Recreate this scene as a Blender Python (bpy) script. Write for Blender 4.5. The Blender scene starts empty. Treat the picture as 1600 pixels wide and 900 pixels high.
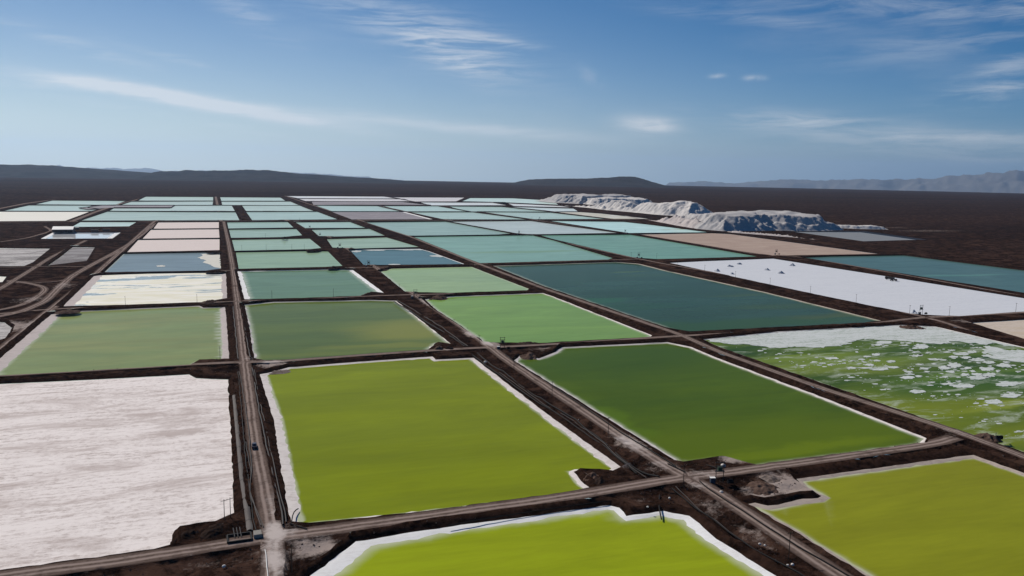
import bpy, math, random
import numpy as np
from mathutils import Matrix, Vector, noise as mnoise
from mathutils.geometry import delaunay_2d_cdt

random.seed(7)
SC = bpy.context.scene
COL = SC.collection

# ------------------------------------------------------------------ camera
# World: X along the cross dikes, Y along the long dikes, Z up, brine level 0.
H = 120.0
YAW, PITCH, ROLL, FPX = 0.35306, 0.141879, -0.018275, 1255.75     # radians, focal length in photo pixels (1600 wide)
_c, _s = math.cos, math.sin
FWD = np.array([_s(YAW)*_c(PITCH), _c(YAW)*_c(PITCH), -_s(PITCH)])
_r0 = np.array([_c(YAW), -_s(YAW), 0.0]); _d0 = np.cross(FWD, _r0)
RGT = _c(ROLL)*_r0 + _s(ROLL)*_d0
DWN = -_s(ROLL)*_r0 + _c(ROLL)*_d0
cam_d = bpy.data.cameras.new("camera"); cam = bpy.data.objects.new("camera", cam_d); COL.objects.link(cam)
cam_d.sensor_width = 36.0; cam_d.lens = 36.0*FPX/1600.0
cam_d.clip_start = 1.0; cam_d.clip_end = 120000.0
M = Matrix.Identity(4)
for i in range(3):
    M[i][0] = RGT[i]; M[i][1] = -DWN[i]; M[i][2] = -FWD[i]
M[2][3] = H
cam.matrix_world = M
SC.camera = cam

def ray(px, py):
    return FWD + RGT*((px-800)/FPX) + DWN*((py-450)/FPX)
def G(px, py, z=0.0):
    """ground point (metres) surveyed from the photograph, on the level z"""
    v = ray(px, py); t = (z-H)/v[2]
    return np.array([v[0]*t, v[1]*t])
def az_el(px, py):
    v = ray(px, py); return math.atan2(v[0], v[1]), math.atan2(v[2], math.hypot(v[0], v[1]))

# ------------------------------------------------------------------ sun, sky, exposure
SUN_AZ = YAW - math.radians(40)          # from +Y towards +X; the sun stands ahead and to the left
SUN_EL = math.radians(36)
sd = np.array([math.sin(SUN_AZ)*math.cos(SUN_EL), math.cos(SUN_AZ)*math.cos(SUN_EL), math.sin(SUN_EL)])
ld = bpy.data.lights.new("sun", 'SUN'); ld.energy = 4.7; ld.angle = math.radians(0.53); ld.color = (1.0, 0.93, 0.84)
lo = bpy.data.objects.new("sun", ld); COL.objects.link(lo)
lo.rotation_euler = Vector(-sd).to_track_quat('-Z', 'Y').to_euler(); lo.location = (0, 0, 500)

SC.view_settings.view_transform = 'Standard'; SC.view_settings.look = 'None'
SC.view_settings.gamma = 1.0; SC.view_settings.use_curve_mapping = False
SC.view_settings.exposure = 0.0
SC.cycles.max_bounces = 6; SC.cycles.volume_bounces = 0; SC.cycles.use_adaptive_sampling = False
SC.cycles.use_denoising = True

class NT:
    """small helper for node trees"""
    def __init__(s, tree): s.t = tree; s.L = tree.links
    def n(s, typ, **kw):
        nd = s.t.nodes.new(typ)
        for k, v in kw.items(): setattr(nd, k, v)
        return nd
    def put(s, sock, v):
        if isinstance(v, bpy.types.NodeSocket): s.L.new(v, sock)
        elif v is not None:
            if sock.type == 'RGBA' and not isinstance(v, (int, float)) and len(v) == 3: v = (*v, 1)
            sock.default_value = v
    def m(s, op, a, b=None, c=None, clamp=False):
        nd = s.n('ShaderNodeMath', operation=op, use_clamp=clamp)
        s.put(nd.inputs[0], a)
        if b is not None: s.put(nd.inputs[1], b)
        if c is not None: s.put(nd.inputs[2], c)
        return nd.outputs[0]
    def vm(s, op, a, b=None, out=0):
        nd = s.n('ShaderNodeVectorMath', operation=op)
        s.put(nd.inputs[0], a)
        if b is not None: s.put(nd.inputs[1], b)
        return nd.outputs[out]
    def mix(s, fac, a, b, blend='MIX'):
        nd = s.n('ShaderNodeMix', data_type='RGBA', blend_type=blend)
        s.put(nd.inputs[0], fac); s.put(nd.inputs[6], a); s.put(nd.inputs[7], b)
        return nd.outputs[2]
    def ss(s, v, lo, hi, a=0.0, b=1.0):
        nd = s.n('ShaderNodeMapRange', interpolation_type='SMOOTHSTEP')
        s.put(nd.inputs[0], v); s.put(nd.inputs[1], lo); s.put(nd.inputs[2], hi); s.put(nd.inputs[3], a); s.put(nd.inputs[4], b)
        return nd.outputs[0]
    def noise(s, vec, scale, detail=3, rough=0.5, dist=0.0, color=False):
        nd = s.n('ShaderNodeTexNoise'); s.put(nd.inputs['Vector'], vec)
        nd.inputs['Scale'].default_value = scale; nd.inputs['Detail'].default_value = detail
        nd.inputs['Roughness'].default_value = rough; nd.inputs['Distortion'].default_value = dist
        return nd.outputs['Color' if color else 'Fac']
    def scale(s, vec, v, rot=0.0, loc=(0, 0, 0)):
        nd = s.n('ShaderNodeMapping'); s.put(nd.inputs[0], vec)
        nd.inputs[1].default_value = loc; nd.inputs[2].default_value = (0, 0, rot); nd.inputs[3].default_value = v
        return nd.outputs[0]

W = bpy.data.worlds.new("World"); SC.world = W; W.use_nodes = True
w = NT(W.node_tree); W.node_tree.nodes.clear()
sky = w.n('ShaderNodeTexSky', sky_type='NISHITA'); sky.sun_disc = False
sky.sun_elevation = SUN_EL; sky.sun_rotation = SUN_AZ; sky.altitude = 2300
sky.air_density = 0.8; sky.dust_density = 0.25; sky.ozone_density = 2.5
dirn = w.n('ShaderNodeTexCoord').outputs['Generated']
sp = w.n('ShaderNodeSeparateXYZ'); w.put(sp.inputs[0], dirn)
az = w.m('ARCTAN2', sp.outputs[0], sp.outputs[1]); el = w.m('ARCSINE', sp.outputs[2])
cv = w.n('ShaderNodeCombineXYZ'); w.put(cv.inputs[0], az); w.put(cv.inputs[1], el)
AE = cv.outputs[0]
wv = w.vm('ADD', AE, w.vm('MULTIPLY', w.vm('SUBTRACT', w.noise(AE, 9, 4, 0.55, color=True), (0.5, 0.5, 0.5)), (0.022, 0.011, 0)))
def fibres(rot, sx, sy, seed):
    v = w.scale(wv, (sx, sy, 1), rot, (seed, seed*1.7, 0))
    return w.noise(v, 1.0, 11, 0.66, 0.5)
fibA = fibres(math.radians(9), 9, 95, 3.1)     # falling to the right
fibB = fibres(math.radians(-6), 8, 70, 8.4)
puff = w.noise(wv, 30, 7, 0.6)
cloud = None
# (px, py, half length px, half thickness px, tilt deg down to the right, strength, fibre set)
CLOUDS = [(235, 147, 120, 8, 7.5, 1.1, 's'), (330, 163, 130, 9, 8, .9, 's'), (450, 182, 130, 9, 8, .6, 's'), (170, 136, 70, 6, 5, .7, 's'), (620, 190, 200, 8, 4, .45, 's'), (800, 204, 170, 10, 4, .4, 's'), (60, 128, 110, 10, 3, .3, 'a'),
          (690, 62, 130, 34, 18, .5, 'a'), (715, 95, 60, 22, 20, .5, 'a'), (610, 30, 140, 22, 10, .3, 'a'), (790, 66, 60, 7, 10, .4, 'a'), (385, 20, 60, 18, 30, .3, 'a'),
          (1010, 197, 44, 12, 2, 1.0, 's'), (1030, 196, 20, 9, 2, .6, 'p'), (1450, 222, 230, 22, 6, .5, 'b'), (1240, 188, 110, 12, 3, .4, 'b'), (1500, 212, 150, 10, 3, .35, 's'),
          (1565, 138, 70, 16, -12, .6, 'b'), (1575, 100, 60, 12, -15, .45, 'b'), (1540, 45, 160, 26, -8, .3, 'b'), (1180, 121, 13, 4, 0, .7, 'p'),
          (1120, 119, 11, 3, 0, .55, 'p'), (1170, 28, 130, 9, 8, .3, 'a'), (1420, 10, 240, 18, 4, .3, 'b'), (130, 75, 100, 9, 14, .3, 'a'), (270, 92, 80, 6, 12, .25, 'a'),
          (1560, 255, 160, 10, 3, .35, 'b'), (920, 120, 26, 9, 30, .22, 'p'), (300, 188, 120, 6, 8, .3, 'a')]
for (px, py, hl, ht, tilt, st, fb) in CLOUDS:
    a0, e0 = az_el(px, py)
    d = w.vm('SUBTRACT', wv, (a0, e0, 0))
    t = math.radians(-tilt)
    k = FPX
    u = w.vm('DOT_PRODUCT', d, (math.cos(t)*k/hl, math.sin(t)*k/hl, 0), 1)
    v = w.vm('DOT_PRODUCT', d, (-math.sin(t)*k/ht, math.cos(t)*k/ht, 0), 1)
    q = w.m('ADD', w.m('POWER', w.m('ABSOLUTE', u), 2.0), w.m('POWER', w.m('ABSOLUTE', v), 2.0))
    g = w.m('EXPONENT', w.m('MULTIPLY', q, -1.0))
    fac, lo_t, hi_t = {'a': (fibA, .36, .68), 'b': (fibB, .36, .68), 'p': (puff, .30, .66), 's': (fibA, .18, .62)}[fb]
    s1 = w.m('MULTIPLY', w.m('MULTIPLY', g, w.ss(fac, lo_t, hi_t)), st)
    cloud = s1 if cloud is None else w.m('ADD', cloud, s1)
# thin veil of cirrus everywhere else in the sky
veil = w.m('MULTIPLY', w.ss(w.noise(w.scale(wv, (3, 9, 1), math.radians(6)), 1.0, 6, 0.6), 0.5, 0.8), 0.13)
cloud = w.m('MINIMUM', w.m('ADD', cloud, veil), 0.9)
cloud = w.m('MULTIPLY', cloud, w.ss(el, 0.0, 0.05))
hs = w.n('ShaderNodeHueSaturation'); hs.inputs['Saturation'].default_value = 1.42; hs.inputs['Value'].default_value = 0.86; w.put(hs.inputs['Color'], sky.outputs[0])
tw = w.n('ShaderNodeMapRange'); w.put(tw.inputs[0], w.vm('DOT_PRODUCT', dirn, tuple(float(v) for v in (math.sin(SUN_AZ), math.cos(SUN_AZ), 0)), 1)); tw.inputs[1].default_value = 0.1; tw.inputs[2].default_value = 1.0
toward = tw.outputs[0]
# dry high desert air: the low sky is a pale blue grey, brighter and deeper towards the sun
low = w.m('MULTIPLY', w.m('EXPONENT', w.m('MULTIPLY', w.m('DIVIDE', w.m('MAXIMUM', el, 0.0), w.m('ADD', 0.032, w.m('MULTIPLY', toward, 0.085))), -1.0)), 0.96)
twp = w.m('POWER', toward, 1.5)
skyc = w.mix(low, hs.outputs[0], w.mix(twp, (.3, 2.1, 4.2), (9.9, 10.6, 9.0)))
ccol = w.mix(w.m('MULTIPLY', cloud, 0.8), skyc, (10.2, 10.5, 10.8))
bg = w.n('ShaderNodeBackground'); w.put(bg.inputs[0], ccol); bg.inputs[1].default_value = 0.075
w.L.new(bg.outputs[0], w.n('ShaderNodeOutputWorld').inputs[0])

# ------------------------------------------------------------------ helpers
def tag(o, label=None, cat=None, group=None, kind=None):
    if label: o['label'] = label
    if cat: o['category'] = cat
    if group: o['group'] = group
    if kind: o['kind'] = kind
    return o
def empty(name, loc, rz=0.0):
    o = bpy.data.objects.new(name, None); COL.objects.link(o); o.location = loc; o.rotation_euler = (0, 0, rz)
    o.empty_display_size = 1; return o
def mesh_obj(name, verts, faces, mats, parent=None, smooth=False, mi=None, attrs=None, origin=None):
    """verts are world coordinates when parent is an unrotated empty (its location is subtracted)"""
    v = np.asarray(verts, dtype=np.float64)
    if origin is None and parent is not None: origin = np.array(WORLD_LOC.get(parent.name, (0, 0, 0)))
    if origin is not None: v = v - np.asarray(origin)
    me = bpy.data.meshes.new(name); me.from_pydata(v.tolist(), [], faces)
    for m_ in (mats if isinstance(mats, (list, tuple)) else [mats]): me.materials.append(m_)
    if mi is not None: me.polygons.foreach_set('material_index', mi)
    if smooth: me.polygons.foreach_set('use_smooth', [True]*len(me.polygons))
    if attrs:
        for k, a in attrs.items():
            at = me.attributes.new(k, 'FLOAT', 'POINT'); at.data.foreach_set('value', np.asarray(a, dtype=np.float32))
    me.update()
    o = bpy.data.objects.new(name, me); COL.objects.link(o)
    if parent is not None: o.parent = parent
    elif origin is not None: o.location = origin
    return o
WORLD_LOC = {}
def root_at(name, loc, *a, **k):
    o = empty(name, loc); WORLD_LOC[o.name] = tuple(loc); return tag(o, *a, **k)
def copy_tree(o, parent=None):
    c = o.copy(); COL.objects.link(c)
    if parent is not None: c.parent = parent
    for ch in o.children: copy_tree(ch, c)
    return c
def nz(x, y, s, seed=0.0): return mnoise.noise((x/s, y/s, seed))
def fbm(x, y, s, seed=0.0, o=4): return mnoise.fractal((x/s, y/s, seed), 0.9, 2.0, o)

# ------------------------------------------------------------------ materials
def new_mat(name):
    m_ = bpy.data.materials.new(name); m_.use_nodes = True
    m_.node_tree.nodes.clear(); t = NT(m_.node_tree)
    out = t.n('ShaderNodeOutputMaterial'); b = t.n('ShaderNodeBsdfPrincipled'); t.L.new(b.outputs[0], out.inputs[0])
    return m_, t, b
def bump(t, b, h, dist, strength=1.0):
    nd = t.n('ShaderNodeBump'); nd.inputs['Strength'].default_value = strength; nd.inputs['Distance'].default_value = dist
    t.put(nd.inputs['Height'], h); t.L.new(nd.outputs[0], b.inputs['Normal'])
def attr(t, name): return t.n('ShaderNodeAttribute', attribute_name=name).outputs['Fac']
def pos(t): return t.n('ShaderNodeNewGeometry').outputs['Position']
def plain(name, col, rough=0.7, metal=0.0, var=0.25, sc=1.5):
    m_, t, b = new_mat(name); p = pos(t)
    n = t.noise(p, sc, 4)
    t.put(b.inputs['Base Color'], t.mix(n, tuple(c*(1-var) for c in col), tuple(min(1, c*(1+var)) for c in col)))
    b.inputs['Roughness'].default_value = rough; b.inputs['Metallic'].default_value = metal; b.inputs['Specular IOR Level'].default_value = 0.5 if rough < .4 else 0.05
    return m_
def water_mat(name, deep, alt, salt=(.62, .66, .56), patches=(), rough=0.10, shallow_gain=1.0, seed=0.0, sheen=0.45, scum=0.0):
    m_, t, b = new_mat(name); p = pos(t)
    v = t.scale(p, (0.006, 0.022, 1), 0.05, (seed, seed*2, 0))
    n = t.noise(v, 1.0, 5, 0.55, 0.6)
    n2 = t.noise(t.scale(p, (0.03, 0.16, 1), 0.03, (seed, 0, 0)), 1.0, 4, 0.6)
    f = t.ss(t.m('ADD', t.m('MULTIPLY', n, 0.75), t.m('MULTIPLY', n2, 0.25)), 0.33, 0.68)
    c = t.mix(f, deep, alt)
    n5 = t.noise(t.scale(p, (0.05, 0.42, 1), 0.04, (seed, 0, 0)), 1.0, 6, 0.68, 0.3)
    n6 = t.noise(t.scale(p, (0.011, 0.034, 1), 0.06, (0, seed, 0)), 1.0, 7, 0.6, 1.0)
    g = t.m('ADD', t.m('MULTIPLY', n5, .30), t.m('MULTIPLY', n6, .62))
    gc = t.n('ShaderNodeCombineColor')
    for k_ in range(3): t.put(gc.inputs[k_], t.m('ADD', g, .54))
    c = t.mix(1.0, c, gc.outputs[0], 'MULTIPLY')
    wob = t.vm('MULTIPLY', t.vm('SUBTRACT', t.noise(t.scale(p, (0.012, 0.03, 1)), 1.0, 5, 0.6, color=True), (.5, .5, .5)), (60, 40, 0))
    for (cx, cy, rx, ry, pc, st) in patches:
        q = t.vm('MULTIPLY', t.vm('SUBTRACT', t.vm('ADD', p, wob), (cx, cy, 0)), (1/rx, 1/ry, 0))
        dl = t.vm('LENGTH', q, None, 1)
        c = t.mix(t.ss(dl, 1.15, 0.35, 0, st), c, pc)
    if scum:
        sc_ = t.ss(t.noise(t.scale(p, (0.035, 0.10, 1), 0.1), 1.0, 9, 0.72, 0.5), 0.49, 0.66, 0, scum)
        c = t.mix(sc_, c, (.42, .47, .36))
    sh = attr(t, 'shallow')
    nsh = t.noise(p, 0.12, 4)
    sh = t.ss(t.m('ADD', sh, t.m('MULTIPLY', t.m('SUBTRACT', nsh, 0.5), 0.5)), 0.05, 1.2, 0, shallow_gain)
    c = t.mix(sh, c, salt)
    # wind-ruffled brine: the murky body colour, with a sheen that grows towards grazing angles but stays well under a mirror's
    t.t.nodes.remove(b)
    df = t.n('ShaderNodeBsdfDiffuse'); gl = t.n('ShaderNodeBsdfGlossy'); mx = t.n('ShaderNodeMixShader'); fr = t.n('ShaderNodeFresnel')
    t.put(df.inputs['Color'], c); gl.inputs['Roughness'].default_value = rough; gl.inputs['Color'].default_value = (1, 1, 1, 1); fr.inputs[0].default_value = 1.37
    hb = t.noise(t.scale(p, (0.5, 1.1, 1), 0.3), 1.0, 3, 0.6)
    bp = t.n('ShaderNodeBump'); bp.inputs['Strength'].default_value = 0.5; bp.inputs['Distance'].default_value = 0.05; t.put(bp.inputs['Height'], hb)
    t.L.new(bp.outputs[0], gl.inputs['Normal'])
    t.put(mx.inputs[0], t.m('MULTIPLY', fr.outputs[0], sheen)); t.L.new(df.outputs[0], mx.inputs[1]); t.L.new(gl.outputs[0], mx.inputs[2])
    out = [n for n in t.t.nodes if n.type == 'OUTPUT_MATERIAL'][0]; t.L.new(mx.outputs[0], out.inputs[0])
    return m_
def crust_mat(name, light, dark, amt=0.5, streak=0.0, rot=0.0, warm=None, bd=0.25, big=1):
    m_, t, b = new_mat(name); p = pos(t)
    if big != 1: p = t.scale(p, (big, big, big))
    v = t.scale(p, (0.022, 0.20, 1), rot)
    n = t.noise(v, 1.0, 9, 0.68, 0.5)
    n3 = t.noise(t.scale(p, (0.10, 0.75, 1), rot), 1.0, 7, 0.7, 0.3)
    n2 = t.noise(p, 0.35, 8, 0.72)
    n4 = t.noise(t.scale(p, (0.5, 1.6, 1), rot), 1.0, 5, 0.75)
    k = t.m('ADD', t.m('ADD', t.m('MULTIPLY', n, 0.26), t.m('MULTIPLY', n4, .2)), t.m('ADD', t.m('MULTIPLY', n2, 0.28), t.m('MULTIPLY', n3, 0.26)))
    c = t.mix(t.ss(k, 0.47, 0.60), light, dark)
    if amt < 1: c = t.mix(amt, light, c)
    if warm is not None:
        w2 = t.ss(t.noise(t.scale(p, (0.012, 0.03, 1)), 1.0, 9, 0.7, 1.2), 0.47, 0.66, 0, .85)
        c = t.mix(w2, c, warm)
    t.put(b.inputs['Base Color'], c); b.inputs['Roughness'].default_value = 0.9; b.inputs['Specular IOR Level'].default_value = 0.1
    bump(t, b, k, bd, 0.7)
    return m_

def soil_mat(name, a, b2, pale=None, sc=0.35, bd=0.7):
    m_, t, b = new_mat(name); p = pos(t)
    n = t.noise(p, sc, 8, 0.68); n2 = t.noise(p, sc*0.12, 5, 0.6)
    c = t.mix(t.ss(n, 0.36, 0.64), a, b2)
    c = t.mix(t.ss(n2, 0.42, 0.7, 0, 0.6), c, b2)
    if pale is not None:
        c = t.mix(t.ss(t.noise(p, sc*0.7, 9, 0.72), 0.56, 0.68), c, pale)
    t.put(b.inputs['Base Color'], c); b.inputs['Roughness'].default_value = 0.95
    b.inputs['Specular IOR Level'].default_value = 0.0
    bump(t, b, n, bd, 0.8)
    return m_

def ground_mat():
    m_, t, b = new_mat('dark_salar_soil'); p = pos(t)
    n = t.noise(p, 0.30, 8, 0.72); n2 = t.noise(p, 0.055, 7, 0.7, 0.6); n3 = t.noise(t.scale(p, (0.0006, 0.003, 1)), 1.0, 7, 0.65); n4 = t.noise(p, 1.1, 5, 0.7)
    c = t.mix(t.ss(n, 0.36, 0.66), (.0055, .0030, .0022), (.040, .021, .0150))
    c = t.mix(t.ss(n2, 0.47, 0.60, 0, .75), c, (.076, .043, .031))
    c = t.mix(t.ss(n2, 0.46, 0.36, 0, .65), c, (.0065, .0040, .0032))
    c = t.mix(t.ss(n3, 0.40, 0.66, 0, .6), c, (.0115, .0068, .0056))
    c = t.mix(t.ss(t.noise(p, 0.2, 9, 0.76), 0.60, 0.68, 0, .55), c, (.14, .105, .09))
    c = t.mix(t.ss(n4, 0.58, 0.72, 0, .4), c, (.085, .056, .045))
    pl = attr(t, 'pale')
    f = t.ss(t.m('ADD', pl, t.m('MULTIPLY', t.m('SUBTRACT', t.noise(p, 0.25, 8, 0.74), 0.5), 1.8)), 0.30, 0.90)
    c = t.mix(f, c, (.34, .28, .25))
    t.put(b.inputs['Base Color'], c); b.inputs['Roughness'].default_value = 0.95
    b.inputs['Specular IOR Level'].default_value = 0.0
    bump(t, b, t.m('ADD', n, t.m('MULTIPLY', n4, .35)), 0.9, 1.0)
    return m_
def road_mat():
    m_, t, b = new_mat('dirt_road_surface'); p = pos(t)
    ac = attr(t, 'across'); pl = attr(t, 'pale')
    n = t.noise(p, 0.5, 7, 0.7); n2 = t.noise(p, 0.05, 5, 0.6)
    wob = t.m('ADD', ac, t.m('MULTIPLY', t.m('SUBTRACT', n2, 0.5), 0.5))
    tr = t.m('ADD', t.ss(t.m('ABSOLUTE', t.m('SUBTRACT', wob, 0.32)), 0.26, 0.05), t.ss(t.m('ABSOLUTE', t.m('ADD', wob, 0.32)), 0.26, 0.05))
    c = t.mix(t.ss(n, 0.3, 0.7), (.085, .060, .050), (.165, .122, .103))
    c = t.mix(t.m('MULTIPLY', tr, 0.9, None, True), c, (.30, .235, .205))
    c = t.mix(t.ss(t.noise(p, 0.09, 7, 0.7), 0.5, 0.66, 0, .55), c, (.060, .041, .034))
    edge = t.ss(t.m('ADD', t.m('ABSOLUTE', ac), t.m('MULTIPLY', t.m('SUBTRACT', n, 0.5), 0.6)), 0.72, 1.05)
    c = t.mix(edge, c, (.045, .031, .026))
    f = t.ss(t.m('ADD', pl, t.m('MULTIPLY', t.m('SUBTRACT', t.noise(p, 0.22, 9, 0.76), 0.5), 2.0)), 0.25, 1.1)
    c = t.mix(f, c, (.50, .44, .41))
    t.put(b.inputs['Base Color'], c); b.inputs['Roughness'].default_value = 0.95
    b.inputs['Specular IOR Level'].default_value = 0.0
    bump(t, b, n, 0.15, 0.6)
    return m_
MAT_GROUND = ground_mat(); MAT_ROAD = road_mat()
MAT_BANK = soil_mat('bank_earth', (.005, .0028, .0021), (.036, .0195, .0140))
MAT_RIM = crust_mat('rim_salt', (.68, .63, .60), (.40, .34, .31), 0.6, bd=0.2)
MAT_RIM_GREY = crust_mat('rim_grey_salt', (.34, .29, .27), (.20, .165, .15), 0.7, bd=0.2)
MAT_RIM_WHITE = crust_mat('rim_white_salt', (.80, .80, .79), (.62, .60, .58), 0.6, bd=0.2)
# ------------------------------------------------------------------ the ponds
def lin(c): return tuple(((v/255+0.055)/1.055)**2.4 if v > 10 else v/255/12.92 for v in c)
SKYLOW = np.array(lin((150, 182, 203)))
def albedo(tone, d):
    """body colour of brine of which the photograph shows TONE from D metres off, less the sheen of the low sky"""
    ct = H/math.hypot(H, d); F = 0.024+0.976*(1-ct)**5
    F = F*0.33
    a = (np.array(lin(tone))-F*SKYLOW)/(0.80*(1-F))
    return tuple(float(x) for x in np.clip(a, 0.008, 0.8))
PONDS = []
def pond(label, pts, kind, tone, tone2=None, rim=0.0, rims=None, rimmat='rim', shallow=0.0, patches=(), grp=None, cat='evaporation pond', salt=None, rough=0.1, **kw):
    PONDS.append(dict(label=label, pts=pts, kind=kind, tone=tone, tone2=tone2, rim=rim, rims=rims or {}, rimmat=rimmat, shallow=shallow,
                      patches=patches, cat=cat, salt=salt, rough=rough, **kw))
# --- near row
pond('wide white dry salt pond at the lower left, streaked grey, beside the pipe-lined dike',
     [(-330, 610), (0, 601), (150, 594), (296, 586), (306, 592), (356, 594), (357, 620), (362, 700), (366, 804), (340, 815), (308, 819), (272, 826), (268, 852), (240, 860), (120, 876), (0, 892), (-330, 937)], 'dry', 'white_streaked')
pond('bright lime pond with a notched corner in the middle foreground, ringed by white salt',
     [(406, 586), (418, 584), (452, 575), (560, 566.5), (676, 558), (681, 563), (740, 560), (860, 652), (971, 732), (961, 737), (948, 735), (908, 733), (893, 736), (921, 764), (880, 772), (656, 800), (470, 819), (454, 818), (428, 660)],
     'water', (116, 128, 36), (108, 120, 48), rim=2.3, rims={18: 3.8, 17: 3.8, 7: 3.6, 6: 3.2}, shallow=1.0)
pond('dark green rectangular pond right of the long pole-lined dike, paler at its near edge',
     [(804, 564), (812, 557), (842, 561), (866, 552), (878, 543.5), (1043, 535.5), (1080, 543), (1120, 560), (1280, 620), (1448, 686), (1444, 692), (1180, 727), (1160, 722), (1132, 714), (1068, 722), (1056, 720), (920, 636)],
     'water', (76, 96, 32), (64, 86, 40), rim=1.5, shallow=3.0, patches=[((1190, 690), 130, 42, (86, 104, 28), .75), ((1010, 560), 90, 60, (56, 80, 46), .5), ((1240, 702), 70, 8, (98, 116, 30), .8), ((960, 655), 12, 40, (84, 110, 34), .6)])
pond('brightest lime pond with a white salt shore, cut by the bottom edge of the photo',
     [(488, 900), (556, 848), (680, 828), (880, 801), (952, 791), (968, 795), (980, 808), (1036, 800), (1078, 808), (1120, 844), (1208, 899), (1420, 1030), (330, 1030), (430, 948)],
     'water', (134, 148, 32), (128, 140, 34), rim=2.6, rims={0: 6.0, 12: 6.0, 13: 6.0, 1: 4.5, 7: 4.0, 8: 4.0, 9: 3.2}, rimmat='white', shallow=4.5)
pond('lime pond at the lower right corner with a spit of earth running into it',
     [(1244, 750), (1380, 731), (1520, 712), (1600, 741), (1800, 812), (1800, 1000), (1500, 996), (1348, 898), (1240, 831), (1168, 789), (1180, 787), (1200, 791), (1215, 790), (1256, 781), (1280, 780), (1288, 775), (1270, 767), (1252, 757)],
     'water', (124, 130, 38), (116, 120, 38), rim=2.4, rimmat='tan', shallow=1.8)
pond('green pond at the right littered with white salt floes and a white far sheet',
     [(1100, 531), (1215, 519), (1407, 508.5), (1462, 511), (1600, 543.5), (1850, 607), (1850, 797), (1600, 704), (1480, 664), (1260, 588), (1136, 546)],
     'water', (92, 112, 52), (60, 84, 62), rim=0.8, shallow=2.5, floes=True,
     patches=[((1300, 572), 110, 26, (150, 164, 118), .45), ((1440, 622), 90, 16, (162, 172, 132), .5), ((1240, 560), 80, 12, (140, 160, 110), .5), ((1380, 562), 110, 16, (120, 142, 104), .45), ((1500, 585), 70, 14, (110, 140, 116), .5), ((1560, 636), 40, 8, (165, 175, 140), .6), ((1360, 640), 130, 40, (122, 134, 62), .8), ((1500, 690), 200, 30, (126, 138, 68), .7), ((1560, 600), 120, 28, (50, 85, 60), .8)])
# --- left columns
pond('pale grey-green pond left of the pipe-lined dike, above the white salt pond',
     [(80, 492), (129, 486.5), (312, 478.5), (318, 481.5), (352, 480.5), (356, 530), (358, 561), (350, 561), (312, 562), (300, 570), (150, 579), (0, 588), (-110, 594), (-60, 613)],
     'water', (132, 140, 106), (118, 136, 106), rim=1.0, rims={4: 4.0, 5: 4.0, 13: 7.5}, shallow=2.0, rimmat='pinkgrey')
pond('cream salt-crusted pond with thin grey pools, between the loop road and the pipe-lined dike',
     [(147, 432), (156, 430.5), (230, 428), (342, 426.5), (353, 428), (355, 466), (318, 472), (230, 475), (99, 478.5)], 'dry', 'cream', rims={4: 4.5, 8: 8.0}, rimmat='pinkgrey')
pond('slate blue pond with a pale crust in its right end, left of the pipe-lined dike',
     [(193, 397), (343, 394.5), (345, 420), (322, 423), (163, 425.5)], 'water', (120, 138, 153), (124, 140, 156), shallow=3.0, crust_corner=True)
pond('pinkish white dry pond directly above the slate blue pond', [(216, 375.5), (343, 374), (343, 391), (199, 394)], 'dry', 'pink')
pond('pinkish white dry pond, middle one of three stacked left of the pipe-lined dike', [(236, 359.5), (342, 358.5), (343, 371.5), (223, 373)], 'dry', 'pink')
pond('pinkish white dry pond, farthest of three stacked below the straight cross dike', [(247, 348), (342, 347.3), (342, 356.5), (240, 357.5)], 'dry', 'pink')
# --- second column
pond('grey-green pond with a yellowish shoal at its right end, in front of the first crossing',
     [(382, 477), (427, 472.5), (580, 469.5), (619, 470.5), (703, 537), (684, 534), (670, 546), (532, 556.5), (415, 563.5), (397, 559.5), (389.5, 510)],
     'water', (98, 114, 82), (90, 108, 84), rim=0.8, shallow=4.0, patches=[((640, 515), 60, 45, (134, 138, 92), .8), ((605, 540), 60, 10, (128, 134, 86), .6), ((470, 555), 90, 8, (112, 124, 82), .6)])
pond('muted teal pond edged in bright white salt on both sides, behind the grey-green shoal pond',
     [(371, 424.5), (520, 421.5), (551.5, 422.5), (599, 457.5), (580, 456), (565, 462), (470, 465.5), (382, 468)], 'water', (105, 132, 120), (103, 130, 124), rim=0.6, rims={7: 4.5, 2: 4.5}, rimmat='white', shallow=5.0)
pond('pale mint pond immediately beyond the white-edged muted teal pond', [(368.5, 394.5), (481, 392.5), (512.5, 393), (535, 415.5), (511, 417), (394, 419.5), (373, 420)], 'water', (138, 163, 150), (136, 162, 152))
pond('pale mint pond with the dark rounded heap at its far edge', [(362.5, 375), (484, 373), (502, 387.5), (484, 389.5), (367, 392)], 'water', (148, 171, 164), (146, 170, 166))
pond('narrow pale aqua pond with the dark rounded heap on its near dike', [(358, 359), (463, 358), (472, 367.5), (439, 370.5), (361, 371.5)], 'water', (150, 174, 172), None)
pond('thin pale aqua strip pond below the straight cross dike, right of the dry ponds', [(355, 347.6), (449.5, 347), (458.5, 355.5), (357, 357)], 'water', (153, 177, 178), None)
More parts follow.
